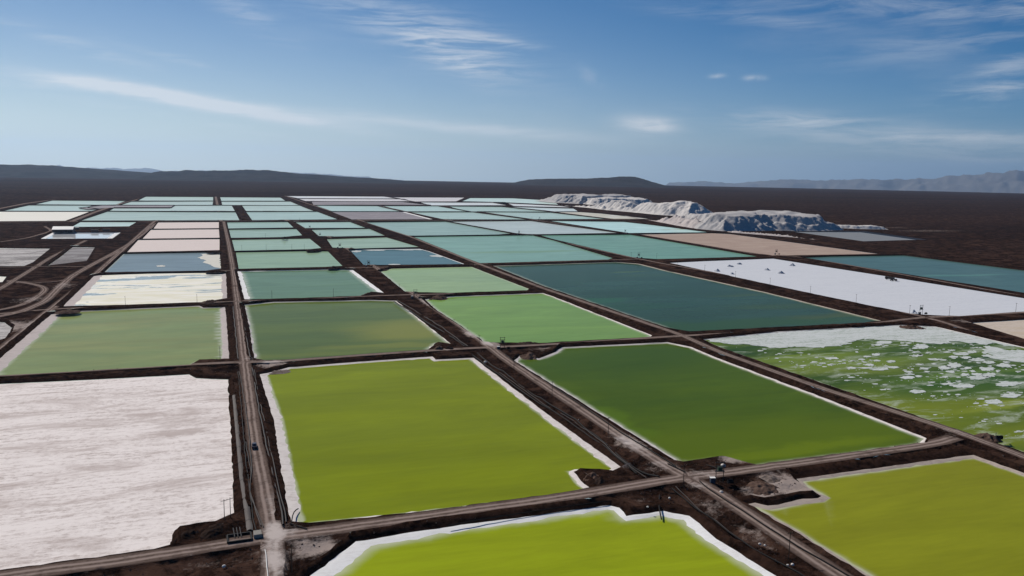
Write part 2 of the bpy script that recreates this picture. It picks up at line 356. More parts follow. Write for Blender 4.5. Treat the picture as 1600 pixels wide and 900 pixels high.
# --- third column
pond('light green pond directly beyond the dark green pond, right of the pole-lined dike',
     [(664, 468.5), (710, 463.5), (848, 458.5), (862, 463), (1019, 525), (1017, 526.5), (848, 535.5), (755, 534.5), (752, 531), (680, 483)], 'water', (116, 147, 97), (110, 142, 97), rim=0.8, shallow=4.0)
pond('pale light green pond just in front of the deep steel blue pond',
     [(595, 424.5), (612, 419.8), (737, 417), (827, 451.5), (824, 453.5), (704, 457.5), (634, 456)], 'water', (140, 164, 136), (137, 161, 138), shallow=5.0)
pond('deep steel blue pond with white crust patches on its far shore, among mint ponds', [(547, 391.5), (568, 390.2), (655, 389), (670, 393), (724, 412.5), (613, 414), (568, 414)], 'water', (92, 120, 136), (94, 124, 142), rim=0.4, rims={4: 4.5, 1: 5.0}, rimmat='white')
pond('narrow mint pond directly behind the deep steel blue pond', [(511, 374), (604, 371), (655, 386), (556, 388.5), (520, 387)], 'water', (148, 171, 164), None)
pond('narrow pale aqua pond, second strip behind the deep steel blue pond', [(487, 359), (577, 357.5), (601, 368), (520, 369.5), (499, 369)], 'water', (150, 173, 172), None)
pond('small pale aqua pond touching the straight cross dike, third strip behind the steel blue pond', [(463, 347.6), (547, 347), (571, 356), (478, 356.5)], 'water', (154, 178, 180), None)
# --- fourth column
pond('large dark teal pond fading to green at its near shore, in the centre right',
     [(773, 415.7), (962, 409.7), (998, 412.5), (1040, 423), (1200, 458), (1376, 501.5), (1355, 504), (1152, 514), (1075, 517.5), (1049, 513), (860, 450)],
     'water', (58, 82, 80), (62, 90, 98), rim=0.5, shallow=6.0, rimmat='tan', patches=[((1110, 508), 230, 26, (62, 90, 58), .85), ((960, 480), 90, 26, (56, 90, 74), .5), ((1010, 430), 60, 14, (72, 96, 88), .6), ((1240, 478), 80, 18, (70, 90, 62), .6), ((1300, 492), 60, 14, (84, 96, 58), .7), ((1150, 462), 50, 8, (72, 92, 68), .7), ((975, 425), 34, 6, (88, 108, 84), .7), ((930, 470), 40, 20, (60, 110, 92), .5)])
pond('turquoise pond with a green cloudy patch in its middle', [(645, 370.3), (830, 367.7), (842, 369), (956, 403), (948, 405.5), (752, 411), (735, 406)], 'water', (122, 156, 154), (126, 159, 158), patches=[((820, 393), 120, 22, (118, 146, 124), .8)])
pond('pale turquoise pond behind the one with the green cloudy patch', [(571, 347.6), (696, 346.4), (798, 365), (779, 366.5), (637, 368.5)], 'water', (146, 170, 174), None)
# --- fifth column
pond('blinding white dry salt pond with small heaps on it, at the right',
     [(1050, 411), (1100, 408.5), (1208, 404.5), (1400, 434.5), (1600, 466.5), (1900, 516), (1900, 470+18), (1600, 487.5), (1495, 494.5), (1428, 491), (1236, 451)], 'dry', 'bluewhite')
pond('turquoise pond between the white dry pond in front and the tan dry pond', [(837, 367.7), (984, 366.7), (1182, 400.6), (1100, 403), (1025, 404.7), (985, 402)], 'water', (108, 144, 141), (112, 147, 145))
pond('pale turquoise pond left of the whitish pond with an olive end', [(704, 346.4), (828, 345.2), (965, 364), (826, 366.4), (806, 364.5)], 'water', (170, 184, 192), None)
pond('small tan dry pond at the right edge beside the salt-floe pond', [(1524, 505), (1600, 500.3), (1800, 489), (1800, 574), (1600, 528.5)], 'dry', 'tan')
# --- sixth column
pond('deep teal pond at the far right edge behind the white dry pond', [(1258, 402.8), (1300, 401), (1413, 399.2), (1600, 422.7), (1900, 460), (1900, 520), (1600, 457.5)], 'water', (75, 104, 114), (78, 106, 116), patches=[((1500, 430), 90, 12, (92, 138, 138), .6)])
pond('tan dry pond below the tall salt stockpiles', [(1003, 366.6), (1112, 364.5), (1140, 366), (1370, 396.8), (1209, 399.3), (1160, 392.5)], 'dry', 'tanpink')
pond('whitish pond with an olive drying end, touching the foot of the stockpiles', [(862, 345.4), (975, 346.8), (1020, 351.8), (1106, 363), (985, 364.2)], 'water', (172, 200, 206), (165, 195, 200), patches=[((1070, 358), 45, 12, (146, 148, 118), 1.0), ((1040, 359), 20, 8, (150, 152, 122), .9)])
# --- beyond the straight cross dike, left block
pond('wide pale blue pond filling the left of the row beyond the straight cross dike', [(168, 330.8), (368, 331.8), (374, 344), (127, 344.6)], 'water', (167, 186, 190), None)
pond('pale blue strip pond around the end of the grey salt bar', [(171, 329.3), (178.5, 325), (268, 325), (274, 321.2), (362, 321.2), (367, 329.7)], 'water', (170, 188, 192), None)
pond('grey salt bar reaching into the pale blue strip ponds at the upper left', [(128, 325), (160, 321.2), (272, 321.2), (267, 324.4), (180, 324.4), (140, 327)], 'dry', 'greypurple', cat='salt bar')
pond('thin pale blue strip pond directly beyond the grey salt bar', [(205, 315.2), (333, 314.7), (332, 320.2), (190, 320)], 'water', (170, 188, 192), None)
pond('farthest thin pale blue strip pond on the left, against the dark plain', [(228, 307.4), (333, 307.9), (333, 313.6), (216, 313.4)], 'water', (170, 188, 192), None)
pond('farthest thin pond just right of the short stub dike, against the dark plain', [(344, 308.2), (438, 308.8), (446, 313.9), (346, 313.9)], 'water', (170, 188, 192), None)
pond('thin pond right of the short stub dike, second from the dark plain', [(346, 315), (454, 315), (466, 320.2), (347, 320.2)], 'water', (170, 188, 192), None)
pond('thin pale aqua pond right of the slanting dike, two rows beyond the straight cross dike', [(378, 321.2), (468, 321.2), (490, 329.7), (384, 329.7)], 'water', (170, 188, 192), None)
pond('pale aqua pond right of the slanting dike, first row beyond the straight cross dike', [(385, 331.2), (496, 331), (527, 342.6), (394, 344)], 'water', (162, 184, 188), None)
pond('cream white dry pond at the far left edge beside the dark field', [(-60, 333), (3, 331), (140, 331.2), (103.5, 344.9), (0, 345.6), (-110, 347)], 'dry', 'creamwhite')
pond('pale grey-blue strip pond behind the cream white dry pond', [(7, 329.3), (45, 321), (144, 321.2), (136, 325), (154, 327), (144, 329.8)], 'water', (172, 191, 195), None)
pond('farthest pale strip pond on the left side, near the brown track', [(56, 319.3), (82, 313.4), (196, 314.2), (181, 319.9)], 'water', (172, 191, 195), None)
pond('small pale blue pond behind the long white-roofed shed', [(126, 347), (212, 347.2), (201, 353.5), (112.5, 354.5)], 'water', (172, 191, 195), None)
pond('small mirror pond in front of the long white-roofed shed, with white salt margins', [(82, 364), (188, 363.7), (176, 372.5), (64.5, 373)], 'water', (176, 198, 214), None, rims={1: 9.0, 3: 6.0}, rimmat='white', rough=0.02)
# --- beyond the straight cross dike, middle
pond('purple grey drying pond with a white right edge, beyond the straight cross dike', [(518, 331.2), (632, 331.2), (675, 342.5), (549, 343)], 'dry', 'greypurple', rims={1: 9.0}, rimmat='white')
pond('pale aqua pond behind the purple grey drying pond', [(494, 321.4), (589, 322), (625, 330.1), (518, 330.2)], 'water', (162, 184, 188), None)
pond('long mauve grey drying pond far off in the middle, under a white salt strip', [(487, 315), (627, 315.6), (665, 320), (489.5, 320)], 'dry', 'greypurple')
pond('white salt strip far off in the middle, between mauve pond and farthest pale pond', [(468, 311), (632, 311.4), (640, 314.2), (478, 314.2)], 'dry', 'greywhite')
pond('farthest sliver of pale pond in the middle, against the dark plain', [(449, 306.4), (600, 307.2), (620, 310), (466, 309.9)], 'water', (186, 206, 206), None)
pond('pale aqua pond right of the purple grey drying pond', [(641.5, 331.8), (739, 331.8), (822, 342.8), (691, 342.6)], 'water', (162, 184, 188), None)
pond('thin pale aqua pond behind the pale aqua pond right of the purple grey pond', [(599, 322), (684, 322.3), (729, 330.2), (634, 330.3)], 'water', (162, 184, 188), None)
pond('thin pale pond far off, third row beyond the straight cross dike at the middle', [(656, 316.2), (789, 316.8), (798, 321), (670, 320.7)], 'water', (170, 188, 192), None)
pond('whitish far pond with scattered salt, next to the farthest sliver of pond', [(612, 308.5), (725, 308.9), (712, 314.8), (648, 314.8)], 'dry', 'greywhite')
# --- beyond the straight cross dike, right
pond('pale aqua triangle-ended pond just beyond the straight cross dike, left of the cream drying pond', [(755, 331.3), (860, 332.3), (944, 342), (836, 342.6)], 'water', (162, 184, 188), None)
pond('thin pale aqua pond behind the triangle-ended one, right half of the far rows', [(700, 322.6), (783, 323.2), (856, 330.7), (733, 330.4)], 'water', (162, 184, 188), None)
pond('cream drying pond at the foot of the middle stockpiles', [(872, 331.7), (905, 331.5), (940, 334), (1012, 341.8), (958, 342.2)], 'dry', 'creamgrey')
pond('pale pond behind the cream drying pond, touching the cream sloping stockpile', [(794, 323.3), (896, 326), (903, 330.2), (866, 330.4)], 'water', (170, 188, 192), None)
pond('thin pale pond curving toward the farthest stockpile', [(775, 317), (875, 321.8), (894, 324.4), (804, 322.2)], 'water', (170, 188, 192), None)
pond('farthest pale pond on the right, left of the farthest stockpile', [(735, 309.5), (800, 309.8), (862, 313.3), (872, 319.6), (780, 315.9), (722, 314.6)], 'water', (170, 188, 192), None)
pond('flat grey lined pit beside the end of the stockpiles, its left side dark', [(1252, 362.8), (1345, 363.2), (1424, 374), (1350, 376)], 'dry', 'slate', cat='lined pit', wide=14)

pond('grey salt flat with dark stains at the far left edge below the shed', [(-60, 388), (0, 388), (78, 389), (50, 410), (36, 415.5), (-60, 416)], 'dry', 'flatgrey', cat='salt flat')
pond('dark grey salt flat with a pale streak, between two tracks left of the pink ponds', [(114, 386.5), (148, 387), (136, 407), (76, 415), (92, 404)], 'dry', 'flatdark', cat='salt flat')
pond('pale grey curved salt flat cut by the left edge below the loop road', [(-40, 500), (8, 505), (18, 513), (14, 522), (0, 533), (-40, 546)], 'dry', 'flatgrey', cat='salt flat')
pond('small cream salt patch at the left edge by the loop road', [(-40, 430), (10, 433), (4, 441), (-40, 442)], 'dry', 'creamwhite', cat='salt flat')

# body colours of the brines (linear), tuned pond by pond
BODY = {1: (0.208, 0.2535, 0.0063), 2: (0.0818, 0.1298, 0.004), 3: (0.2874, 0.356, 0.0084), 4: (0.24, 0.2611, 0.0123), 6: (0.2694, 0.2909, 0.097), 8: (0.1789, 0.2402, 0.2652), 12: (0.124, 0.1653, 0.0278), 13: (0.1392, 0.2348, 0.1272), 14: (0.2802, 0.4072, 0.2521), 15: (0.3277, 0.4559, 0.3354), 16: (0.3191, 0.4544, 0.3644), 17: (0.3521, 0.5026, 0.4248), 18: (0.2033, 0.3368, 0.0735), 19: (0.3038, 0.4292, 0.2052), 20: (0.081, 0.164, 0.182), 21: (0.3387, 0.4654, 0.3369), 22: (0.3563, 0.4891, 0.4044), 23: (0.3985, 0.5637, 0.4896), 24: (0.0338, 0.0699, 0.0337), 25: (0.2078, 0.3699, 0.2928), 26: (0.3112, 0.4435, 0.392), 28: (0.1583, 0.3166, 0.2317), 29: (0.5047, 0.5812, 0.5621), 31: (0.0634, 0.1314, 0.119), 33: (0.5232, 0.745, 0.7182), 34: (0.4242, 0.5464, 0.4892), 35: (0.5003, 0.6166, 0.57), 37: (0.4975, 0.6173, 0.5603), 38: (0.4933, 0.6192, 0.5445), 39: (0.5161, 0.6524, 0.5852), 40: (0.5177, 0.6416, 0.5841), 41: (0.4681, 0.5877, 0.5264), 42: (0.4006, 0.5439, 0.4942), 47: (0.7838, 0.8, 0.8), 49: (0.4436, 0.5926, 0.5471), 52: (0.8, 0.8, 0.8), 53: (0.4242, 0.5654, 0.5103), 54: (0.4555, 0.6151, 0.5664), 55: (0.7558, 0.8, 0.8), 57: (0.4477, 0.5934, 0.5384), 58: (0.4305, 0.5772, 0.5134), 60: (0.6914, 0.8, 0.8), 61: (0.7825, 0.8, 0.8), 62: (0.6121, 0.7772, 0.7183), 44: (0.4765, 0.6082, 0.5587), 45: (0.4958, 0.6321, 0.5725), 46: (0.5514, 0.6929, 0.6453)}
CUR = {}
for i_, p in enumerate(PONDS): p['id'] = i_
T = 2.3
def z0(x, y):                                # the basin floor (and the curve of the earth) falls away beyond six kilometres
    d = max(0.0, math.hypot(x, y)-6000.0)
    return -0.635e-6*d*d
def area2(P): return sum(P[i][0]*P[i-1][1]-P[i-1][0]*P[i][1] for i in range(len(P)))*-0.5
def isect(a, b, c, d):
    r = b-a; s = d-c; den = r[0]*s[1]-r[1]*s[0]
    if abs(den) < 0.08*np.linalg.norm(r)*np.linalg.norm(s): return None
    t = ((c-a)[0]*s[1]-(c-a)[1]*s[0])/den
    return a+r*t
def offset(P, o0, o1=None):
    """polygon P (counter-clockwise) with each edge moved outwards by o0 at its start and o1 at its end"""
    n = len(P); o1 = o0 if o1 is None else o1; E = []
    for i in range(n):
        a, b = P[i], P[(i+1) % n]; t = (b-a)/max(1e-6, np.linalg.norm(b-a)); nn = np.array([t[1], -t[0]])
        E.append((a+nn*o0[i], b+nn*o1[i]))
    out = []
    for i in range(n):
        p = isect(*E[i-1], *E[i]); mid = (E[i-1][1]+E[i][0])/2
        lim = 2.5*max(abs(o1[i-1]), abs(o0[i]), 0.5)
        if p is None or np.linalg.norm(p-P[i]) > lim: p = mid
        out.append(p)
    return out
def inside(poly, X, Y):
    r = np.zeros(X.shape, bool); x0, y0 = poly[-1]
    for x1, y1 in poly:
        c = ((y1 > Y) != (y0 > Y)); 
        with np.errstate(divide='ignore', invalid='ignore'): xi = (x0-x1)*(Y-y1)/((y0-y1) if y0 != y1 else 1e-9)+x1
        r ^= c & (X < xi); x0, y0 = x1, y1
    return r
def seg_dist(X, Y, a, b):
    ax, ay = a; dx, dy = b[0]-ax, b[1]-ay; L = dx*dx+dy*dy+1e-9
    t = np.clip(((X-ax)*dx+(Y-ay)*dy)/L, 0, 1)
    return np.hypot(X-ax-t*dx, Y-ay-t*dy)
def poly_dist(poly, X, Y):
    d = np.full(np.shape(X), 1e9)
    for i in range(len(poly)): d = np.minimum(d, seg_dist(X, Y, poly[i-1], poly[i]))
    return d

for p in PONDS:
    P = [G(*q) for q in p['pts']]; n = len(P); em = {i: i for i in range(n)}
    if area2(P) < 0:
        P = P[::-1]; p['rims'] = {(n-2-k) % n: v for k, v in p['rims'].items()}
    # the near edges of a pond are seen over the top of a dike: set them back to where the water really ends
    o0, o1 = [], []
    for i in range(n):
        a, b = P[i], P[(i+1) % n]; t = (b-a)/np.linalg.norm(b-a); nn = np.array([t[1], -t[0]])
        for q, o in ((a, o0), (b, o1)):
            d = np.linalg.norm(q); c = -float(nn @ (q/d))
            o.append(max(0.0, (T*d/H)*c-3.0) if c > 0.05 else 0.0)
    p['P'] = offset(P, o0, o1); p['C'] = np.mean(P, axis=0); p['D'] = float(np.linalg.norm(p['C']))
for p in PONDS:
    P = p['P']; n = len(P); p['w'] = []
    lo_, hi_ = np.min(P, axis=0)-40, np.max(P, axis=0)+40
    near = [q for q in PONDS if q is not p and np.all(np.min(q['P'], axis=0) < hi_) and np.all(np.max(q['P'], axis=0) > lo_)]
    for i in range(n):
        a, b = P[i], P[(i+1) % n]
        t = np.linspace(0, 1, 9); X = a[0]+(b-a)[0]*t; Y = a[1]+(b-a)[1]*t
        g = 1e9
        for q in near: g = min(g, float(np.min(poly_dist(q['P'], X, Y))))
        ny = (P[i][0]-b[0])/max(1e-6, float(np.linalg.norm(b-a)))       # outward normal, y part: > 0 on the far side of the pond
        if np.linalg.norm(b-a) < 36 and 'wide' not in p: g = min(g, 8.0)        # small notches and spits have short banks
        p['w'].append(min(p.get('wide', 7.0 if ny > .7 else 3.2 if ny < -.7 else 4.6), max(0.3, (0.38 if ny > .7 else 0.22 if ny < -.7 else 0.3)*g)))

# ------------------------------------------------------------------ roads (centre lines in metres) and other surface marks
def L(*pts, z=T): return [G(x, y, z) for x, y in pts]
ROADS = []                                  # (centre line, width)
def road(line, width): ROADS.append(([np.array(q, float) for q in line], width))
R0 = L((-150, 925), (0, 903), (240, 870), (411, 842), (560, 823), (680, 806), (880, 778), (1004, 757), (1074, 746), (1153, 737), (1300, 717), (1470, 692), (1492, 684))
road(R0, 8.5)
road(L((-160, 595), (0, 587.5), (300, 570), (380, 566), (425, 566), (560, 556), (690, 547), (760, 543.5), (800, 542), (900, 536), (1060, 525.5), (1110, 523), (1250, 515), (1360, 506.5), (1432, 497), (1500, 494), (1600, 488.5), (1800, 478)), 6.5)
road(L((-60, 496), (0, 491), (75, 483), (130, 481.5), (300, 475), (365, 471), (480, 467.5), (600, 462), (700, 459.5), (850, 456)), 5.5)
road(L((150, 427.5), (340, 423.5), (362, 422.5), (540, 419), (640, 416.5), (735, 413.5), (860, 409), (1000, 405)), 5.0)
road(L((424, 905), (428, 850), (412, 760), (398, 690), (388, 610), (382, 560), (372, 480), (364, 420), (357, 380), (349.5, 346.5)), 7.0)
road(L((345, 346), (337, 300+7.5)), 10)
road(L((1400, 958), (1300, 893), (1180, 812), (1105, 762), (1060, 740), (1000, 703), (930, 655), (850, 602), (790, 562), (745, 527), (700, 496), (640, 455), (590, 420), (555, 397), (520, 373), (480, 354), (462, 345.7)), 8.0)
road(L((450, 345), (400, 321)), 14)
road(L((1900, 838), (1600, 714), (1485, 672), (1280, 606), (1120, 549), (1065, 524), (848, 450.5), (740, 409.5), (640, 369.5), (560, 343.5), (480, 318), (445, 306)), 7.0)
road(L((1800, 608), (1600, 548), (1470, 502), (1432, 493), (1250, 449), (1040, 413), (985, 402), (840, 370), (700, 344), (595, 322)), 6.0)
road(L((1800, 500), (1600, 463), (1250, 401), (1180, 397), (980, 364.5), (833, 343.7), (690, 321)), 6.0)
road(L((-200, 349), (0, 347.5), (150, 346), (500, 345.2), (1000, 343.2)), 9.0)
# the loose roads left of the ponds
road(L((-150, 640), (0, 548), (75, 487), (150, 428), (240, 347), (300, 312+1)), 8.0)
road(L((-40, 502), (30, 489), (70, 472), (95, 447), (112, 432), (140, 416), (170, 400), (200, 383), (245, 349)), 9.0)
road(L((-60, 492), (0, 486), (38, 476), (62, 462), (74, 452), (66, 447), (28, 440), (-30, 437)), 7.0)
road(L((-60, 478), (0, 452), (50, 421), (80, 402), (134, 376)), 7.0)
road(L((0, 418), (46, 418), (60, 416), (140, 417)), 4.0)
road(L((30, 440), (60, 443), (100, 440), (118, 430)), 3.5)
road(L((0, 378), (40, 373), (82, 361), (70, 354)), 6.0)
road(L((112, 346), (150, 331), (186, 319), (222, 310)), 14.0)
road(L((-60, 335), (0, 326), (40, 318), (84, 312)), 16.0)
# (centre px, radius along X, along Y, strength) pale salty or sun-bleached earth on roads and benches
PALE = [((430, 845), 3.6, 10, 1.25), ((429, 885), 3.6, 14, 1.15), ((424, 800), 2.2, 16, .7), ((440, 842), 6, 3, .8), ((985, 700), 7, 16, .9), ((1030, 735), 8, 8, .6), ((765, 541), 6, 14, 1.3), ((735, 527), 5, 16, 1.0), ((672, 478), 7, 28, 1.0), ((425, 574), 9, 7, 1.2), ((455, 574), 6, 4, 1.0),
        ((1152, 722), 9, 6, 1.2), ((1235, 767), 19, 6.5, 1.6), ((1268, 774), 12, 6, 1.8), ((1210, 752), 9, 5, .8), ((965, 733), 7, 4, 1.0), ((1195, 780), 10, 3.5, 1.1), ((1450, 362), 150, 45, .5), ((1400, 357), 60, 30, .5), ((1090, 768), 5, 4, .7), ((905, 748), 5, 4, .6), ((1000, 790), 10, 3, .4), ((350, 885), 16, 6, .35), ((1110, 800), 6, 10, .5), ((1180, 845), 5, 12, .5), ((700, 552), 7, 4, .6), ((850, 548), 9, 4, .7), ((385, 640), 1.5, 40, .35), ((432, 700), 2.5, 50, .4), ((1300, 622), 3, 40, .3), ((1160, 560), 3, 30, .35), ((492, 866), 8, 7, 1.1), ((505, 858), 5, 4, .9), ((470, 855), 5, 6, .6), ((1090, 748), 10, 8, .5), ((1490, 682), 8, 8, .5),
        ((1505, 506), 14, 10, .8), ((1440, 492), 10, 10, .5), ((40, 505), 14, 18, .3), ((0, 516), 22, 26, 1.2), ((45, 472), 16, 22, .6), ((100, 450), 12, 30, .6), ((590, 403), 9, 30, .5), ((392, 566), 6, 6, .5), ((565, 392), 12, 24, .8), ((1150, 397), 30, 22, .5), ((1060, 404), 24, 20, .5), ((1230, 398), 40, 22, .7),
        ((840, 551), 10, 7, .4), ((705, 345), 40, 30, .4)]
PALE = [(G(*c), rx, ry, s) for c, rx, ry, s in PALE]
# hollows: (line px, half width m, depth m) the dark ditches and benches beside the road beds
DITCH = []
def ditch(line, hw, dp): DITCH.append(([np.array(q, float) for q in line], hw, dp))
def along(x0, x1, ya, yb, n=2): return [(x0+(x1-x0)*i/(n-1), ya+(yb-ya)*i/(n-1)) for i in range(n)]

for px_, hw, dp in [([(397, 590), (413, 680), (431, 760), (441, 815)], 2.6, 1.2), ([(375, 590), (380, 680), (387, 760), (395, 820)], 2.2, 1.0), ([(394, 556), (386, 520), (378, 480)], 2.6, 1.1), ([(370, 556), (366, 520), (364, 480)], 2.4, 1.0),
                    ([(742, 552), (788, 585), (840, 624), (895, 659), (948, 695), (985, 723), (1012, 742)], 3.2, 1.4), ([(620, 470), (668, 501), (720, 536)], 3.4, 1.3), ([(1060, 770), (1105, 803), (1160, 844), (1260, 906)], 2.6, 1.1), ([(1100, 758), (1164, 803), (1255, 862), (1340, 910)], 1.8, .8),
                    ([(1060, 516), (860, 449), (735, 404)], 2.0, .9), ([(1130, 566), (1290, 623), (1450, 686)], 2.2, 1.0)]: ditch(L(*px_), hw, dp)
def ditch_depth(X, Y):
    r = np.zeros(np.shape(X))
    for line, hw, dp in DITCH:
        d = np.full(np.shape(X), 1e9)
        for a, b in zip(line[:-1], line[1:]): d = np.minimum(d, seg_dist(X, Y, a, b))
        r = np.maximum(r, dp*np.exp(-(d/hw)**2))
    return r
# ------------------------------------------------------------------ the ground: one sheet with the ponds cut out, roads laid into it
def step_for(d): return max(3.0, d/110.0)
for p in PONDS:
    P = p['P']; n = len(P)
    crest = offset(P, p['w'])
    rimw = [-(p['rims'].get(i, p['rim'])) for i in range(n)]
    r1 = offset(P, rimw); r2 = offset(P, [r-p['shallow'] for r in rimw])
    toe_d, crest_d, r1_d, r2_d = [], [], [], []
    for i in range(n):
        j = (i+1) % n; Ln = np.linalg.norm(P[j]-P[i]); m_ = 0.5*(P[i]+P[j])
        k = max(1, int(round(Ln/step_for(np.linalg.norm(m_)))))
        for s in range(k):
            t = s/k
            for src, dst in ((P, toe_d), (crest, crest_d), (r1, r1_d), (r2, r2_d)):
                dst.append(src[i]+(src[j]-src[i])*t)
    jit = 0.55 if p['D'] < 900 else 0.0
    def wob(pts, a, sd): return [q+a*np.array([nz(q[0], q[1], 4.5, sd)+.6*nz(q[0], q[1], 14, sd+3), nz(q[0], q[1], 4.5, sd+7)+.6*nz(q[0], q[1], 14, sd+5)]) for q in pts]
    p['toe'] = wob(toe_d, jit*1.1, 1); p['crest'] = wob(crest_d, jit*1.5, 2); p['r1'] = [q+1.0*jit*np.array([nz(q[0], q[1], 1.7, 21), nz(q[0], q[1], 1.7, 27)]) for q in wob(r1_d, jit*2.6, 3)]; p['r2'] = r2_d

def ribbon(line, width):
    pts = []
    for i in range(len(line)-1):
        a, b = line[i], line[i+1]; k = max(1, int(np.linalg.norm(b-a)/max(4.0, np.linalg.norm(a)/80)))
        for s in range(k): pts.append(a+(b-a)*s/k)
    pts.append(line[-1]); pts = np.array(pts)
    # round the corners of the centre line
    for _ in range(3): pts[1:-1] = 0.25*pts[:-2]+0.5*pts[1:-1]+0.25*pts[2:]
    tg = np.gradient(pts, axis=0); tg /= np.linalg.norm(tg, axis=1)[:, None]; nn = np.stack([-tg[:, 1], tg[:, 0]], 1)
    wl = np.array([width/2*(1+.16*nz(q[0], q[1], 9, 4)) for q in pts]); wr = np.array([width/2*(1+.16*nz(q[0], q[1], 9, 9)) for q in pts])
    return pts, np.concatenate([pts+nn*wl[:, None], (pts-nn*wr[:, None])[::-1]])
RIB = [(*ribbon(l, wd), wd) for l, wd in ROADS]

FIELD_R = 7000.0
verts, vfaces, tags_ = [], [], []
def add_poly(pts, tg):
    s = len(verts); verts.extend([Vector((float(q[0]), float(q[1]))) for q in pts]); vfaces.append(list(range(s, s+len(pts)))); tags_.append(tg)
ang = np.linspace(0, 2*math.pi, 181)[:-1]
add_poly([(FIELD_R*math.cos(a), FIELD_R*math.sin(a)) for a in ang], 'ground')
for p in PONDS: add_poly(p['crest'] if area2(p['crest']) > 0 else p['crest'][::-1], 'pond')
for _, out, wd in RIB: add_poly(out if area2(out) > 0 else out[::-1], 'road')
rng = np.random.default_rng(5)
def scatter(x0, x1, y0, y1, s):
    X, Y = np.meshgrid(np.arange(x0, x1, s), np.arange(y0, y1, s)); X = X.ravel(); Y = Y.ravel()
    X = X+rng.uniform(-.4, .4, X.size)*s; Y = Y+rng.uniform(-.4, .4, Y.size)*s
    # only what the camera can see, or nearly
    px = (X*RGT[0]+Y*RGT[1]-H*RGT[2])/(X*FWD[0]+Y*FWD[1]-H*FWD[2])*FPX+800
    keep = (px > -120) & (px < 1720)
    X, Y = X[keep], Y[keep]
    bad = np.zeros(X.size, bool)
    for p in PONDS:
        c = np.array(p['crest']); a, b = c.min(0)-1, c.max(0)+1
        k = np.where((X > a[0]) & (X < b[0]) & (Y > a[1]) & (Y < b[1]) & ~bad)[0]
        if k.size: bad[k] |= inside(p['crest'], X[k], Y[k]) | (poly_dist(p['P'], X[k], Y[k]) < p['w'][0]*0+4.2)
    return X[~bad], Y[~bad]
for box in ((-150, 520, 190, 560, 2.3), (-330, 720, 560, 800, 4.0), (-520, 1000, 800, 1200, 8.0), (-1000, 2300, 1200, 2600, 26.0)):
    X, Y = scatter(*box)
    verts.extend([Vector((float(a), float(b))) for a, b in zip(X, Y)])
cv_, ce_, cf_, ov_, oe_, of_ = delaunay_2d_cdt(verts, [], vfaces, 0, 1e-3)
CX = np.array([v.x for v in cv_]); CY = np.array([v.y for v in cv_])
isroad = np.zeros(len(cv_), bool); iscrest = np.zeros(len(cv_), bool)
n_c0 = 180; n_c1 = n_c0+sum(len(p['crest']) for p in PONDS)
for i, src in enumerate(ov_):
    if any(n_c0 <= s < n_c1 for s in src): iscrest[i] = True
tri = np.array([list(f) for f in cf_]); TX = CX[tri].mean(1); TY = CY[tri].mean(1)
def mark(polys):
    r = np.zeros(len(TX), bool)
    for c in polys:
        c = np.array(c); a, b = c.min(0), c.max(0)
        k = np.where((TX > a[0]) & (TX < b[0]) & (TY > a[1]) & (TY < b[1]) & ~r)[0]
        if k.size: r[k] = inside(c, TX[k], TY[k])
    return r
in_pond = mark([p['crest'] for p in PONDS]); in_road = mark([o_ for _, o_, _ in RIB]) & ~in_pond
rf = [tuple(f) for f in tri[in_road].tolist()]; gf = [tuple(f) for f in tri[~in_pond & ~in_road].tolist()]
for f in rf:
    for i in f: isroad[i] = True
across = np.full(len(cv_), 9.0)
for pts, out, wd in RIB:
    lo_, hi_ = out.min(0)-1, out.max(0)+1
    k = np.where(isroad & (CX > lo_[0]) & (CX < hi_[0]) & (CY > lo_[1]) & (CY < hi_[1]))[0]
    if not k.size: continue
    best = np.full(k.size, 1e9); sg = np.zeros(k.size)
    for i in range(len(pts)-1):
        d = seg_dist(CX[k], CY[k], pts[i], pts[i+1])
        c = (pts[i+1][0]-pts[i][0])*(CY[k]-pts[i][1])-(pts[i+1][1]-pts[i][1])*(CX[k]-pts[i][0])
        u = d < best; best[u] = d[u]; sg[u] = np.sign(c[u])
    val = sg*best/(wd/2); u = np.abs(val) < np.abs(across[k]); across[k[u]] = val[u]
across = np.clip(across, -1.3, 1.3)
pale = np.zeros(len(cv_))
for c, rx, ry, s in PALE: pale = np.maximum(pale, s*np.exp(-((CX-c[0])/rx)**2-((CY-c[1])/ry)**2))
def ground_z(x, y, road_=False, crest_=False, edge=False):
    z = T+z0(x, y); d = math.hypot(x, y)
    if road_: return z+0.35+0.08*nz(x, y, 5)
    if d > 2600: return z+(1.5*nz(x, y, 400, 5) if d < 6500 else 0)
    a = min(1.0, 900/d)
    if crest_: return z+a*0.28*nz(x, y, 5, 2)
    return z+a*(-0.35+0.95*nz(x, y, 6.5, 4)+0.55*nz(x, y, 17, 8)+0.3*nz(x, y, 2.6, 2))
CZ = np.array([ground_z(x, y, r, c) for x, y, r, c in zip(CX, CY, isroad, iscrest)])
CZ = CZ-np.where(isroad | iscrest, 0, ditch_depth(CX, CY))
CRESTZ = {(round(float(x), 2), round(float(y), 2)): z for x, y, z, c in zip(CX, CY, CZ, iscrest) if c}
def crop_mesh(name, faces, mat, kind):
    use = sorted({i for f in faces for i in f}); mp = {o: i for i, o in enumerate(use)}
    idx = np.array(use)
    return tag(mesh_obj(name, np.stack([CX[idx], CY[idx], CZ[idx]], 1), [[mp[i] for i in f] for f in faces], mat, smooth=True,
               attrs={'across': across[idx], 'pale': pale[idx]}), kind=kind)
g_near = crop_mesh('ground', gf, MAT_GROUND, 'structure')
road_o = crop_mesh('dirt_road', rf, MAT_ROAD, 'structure')
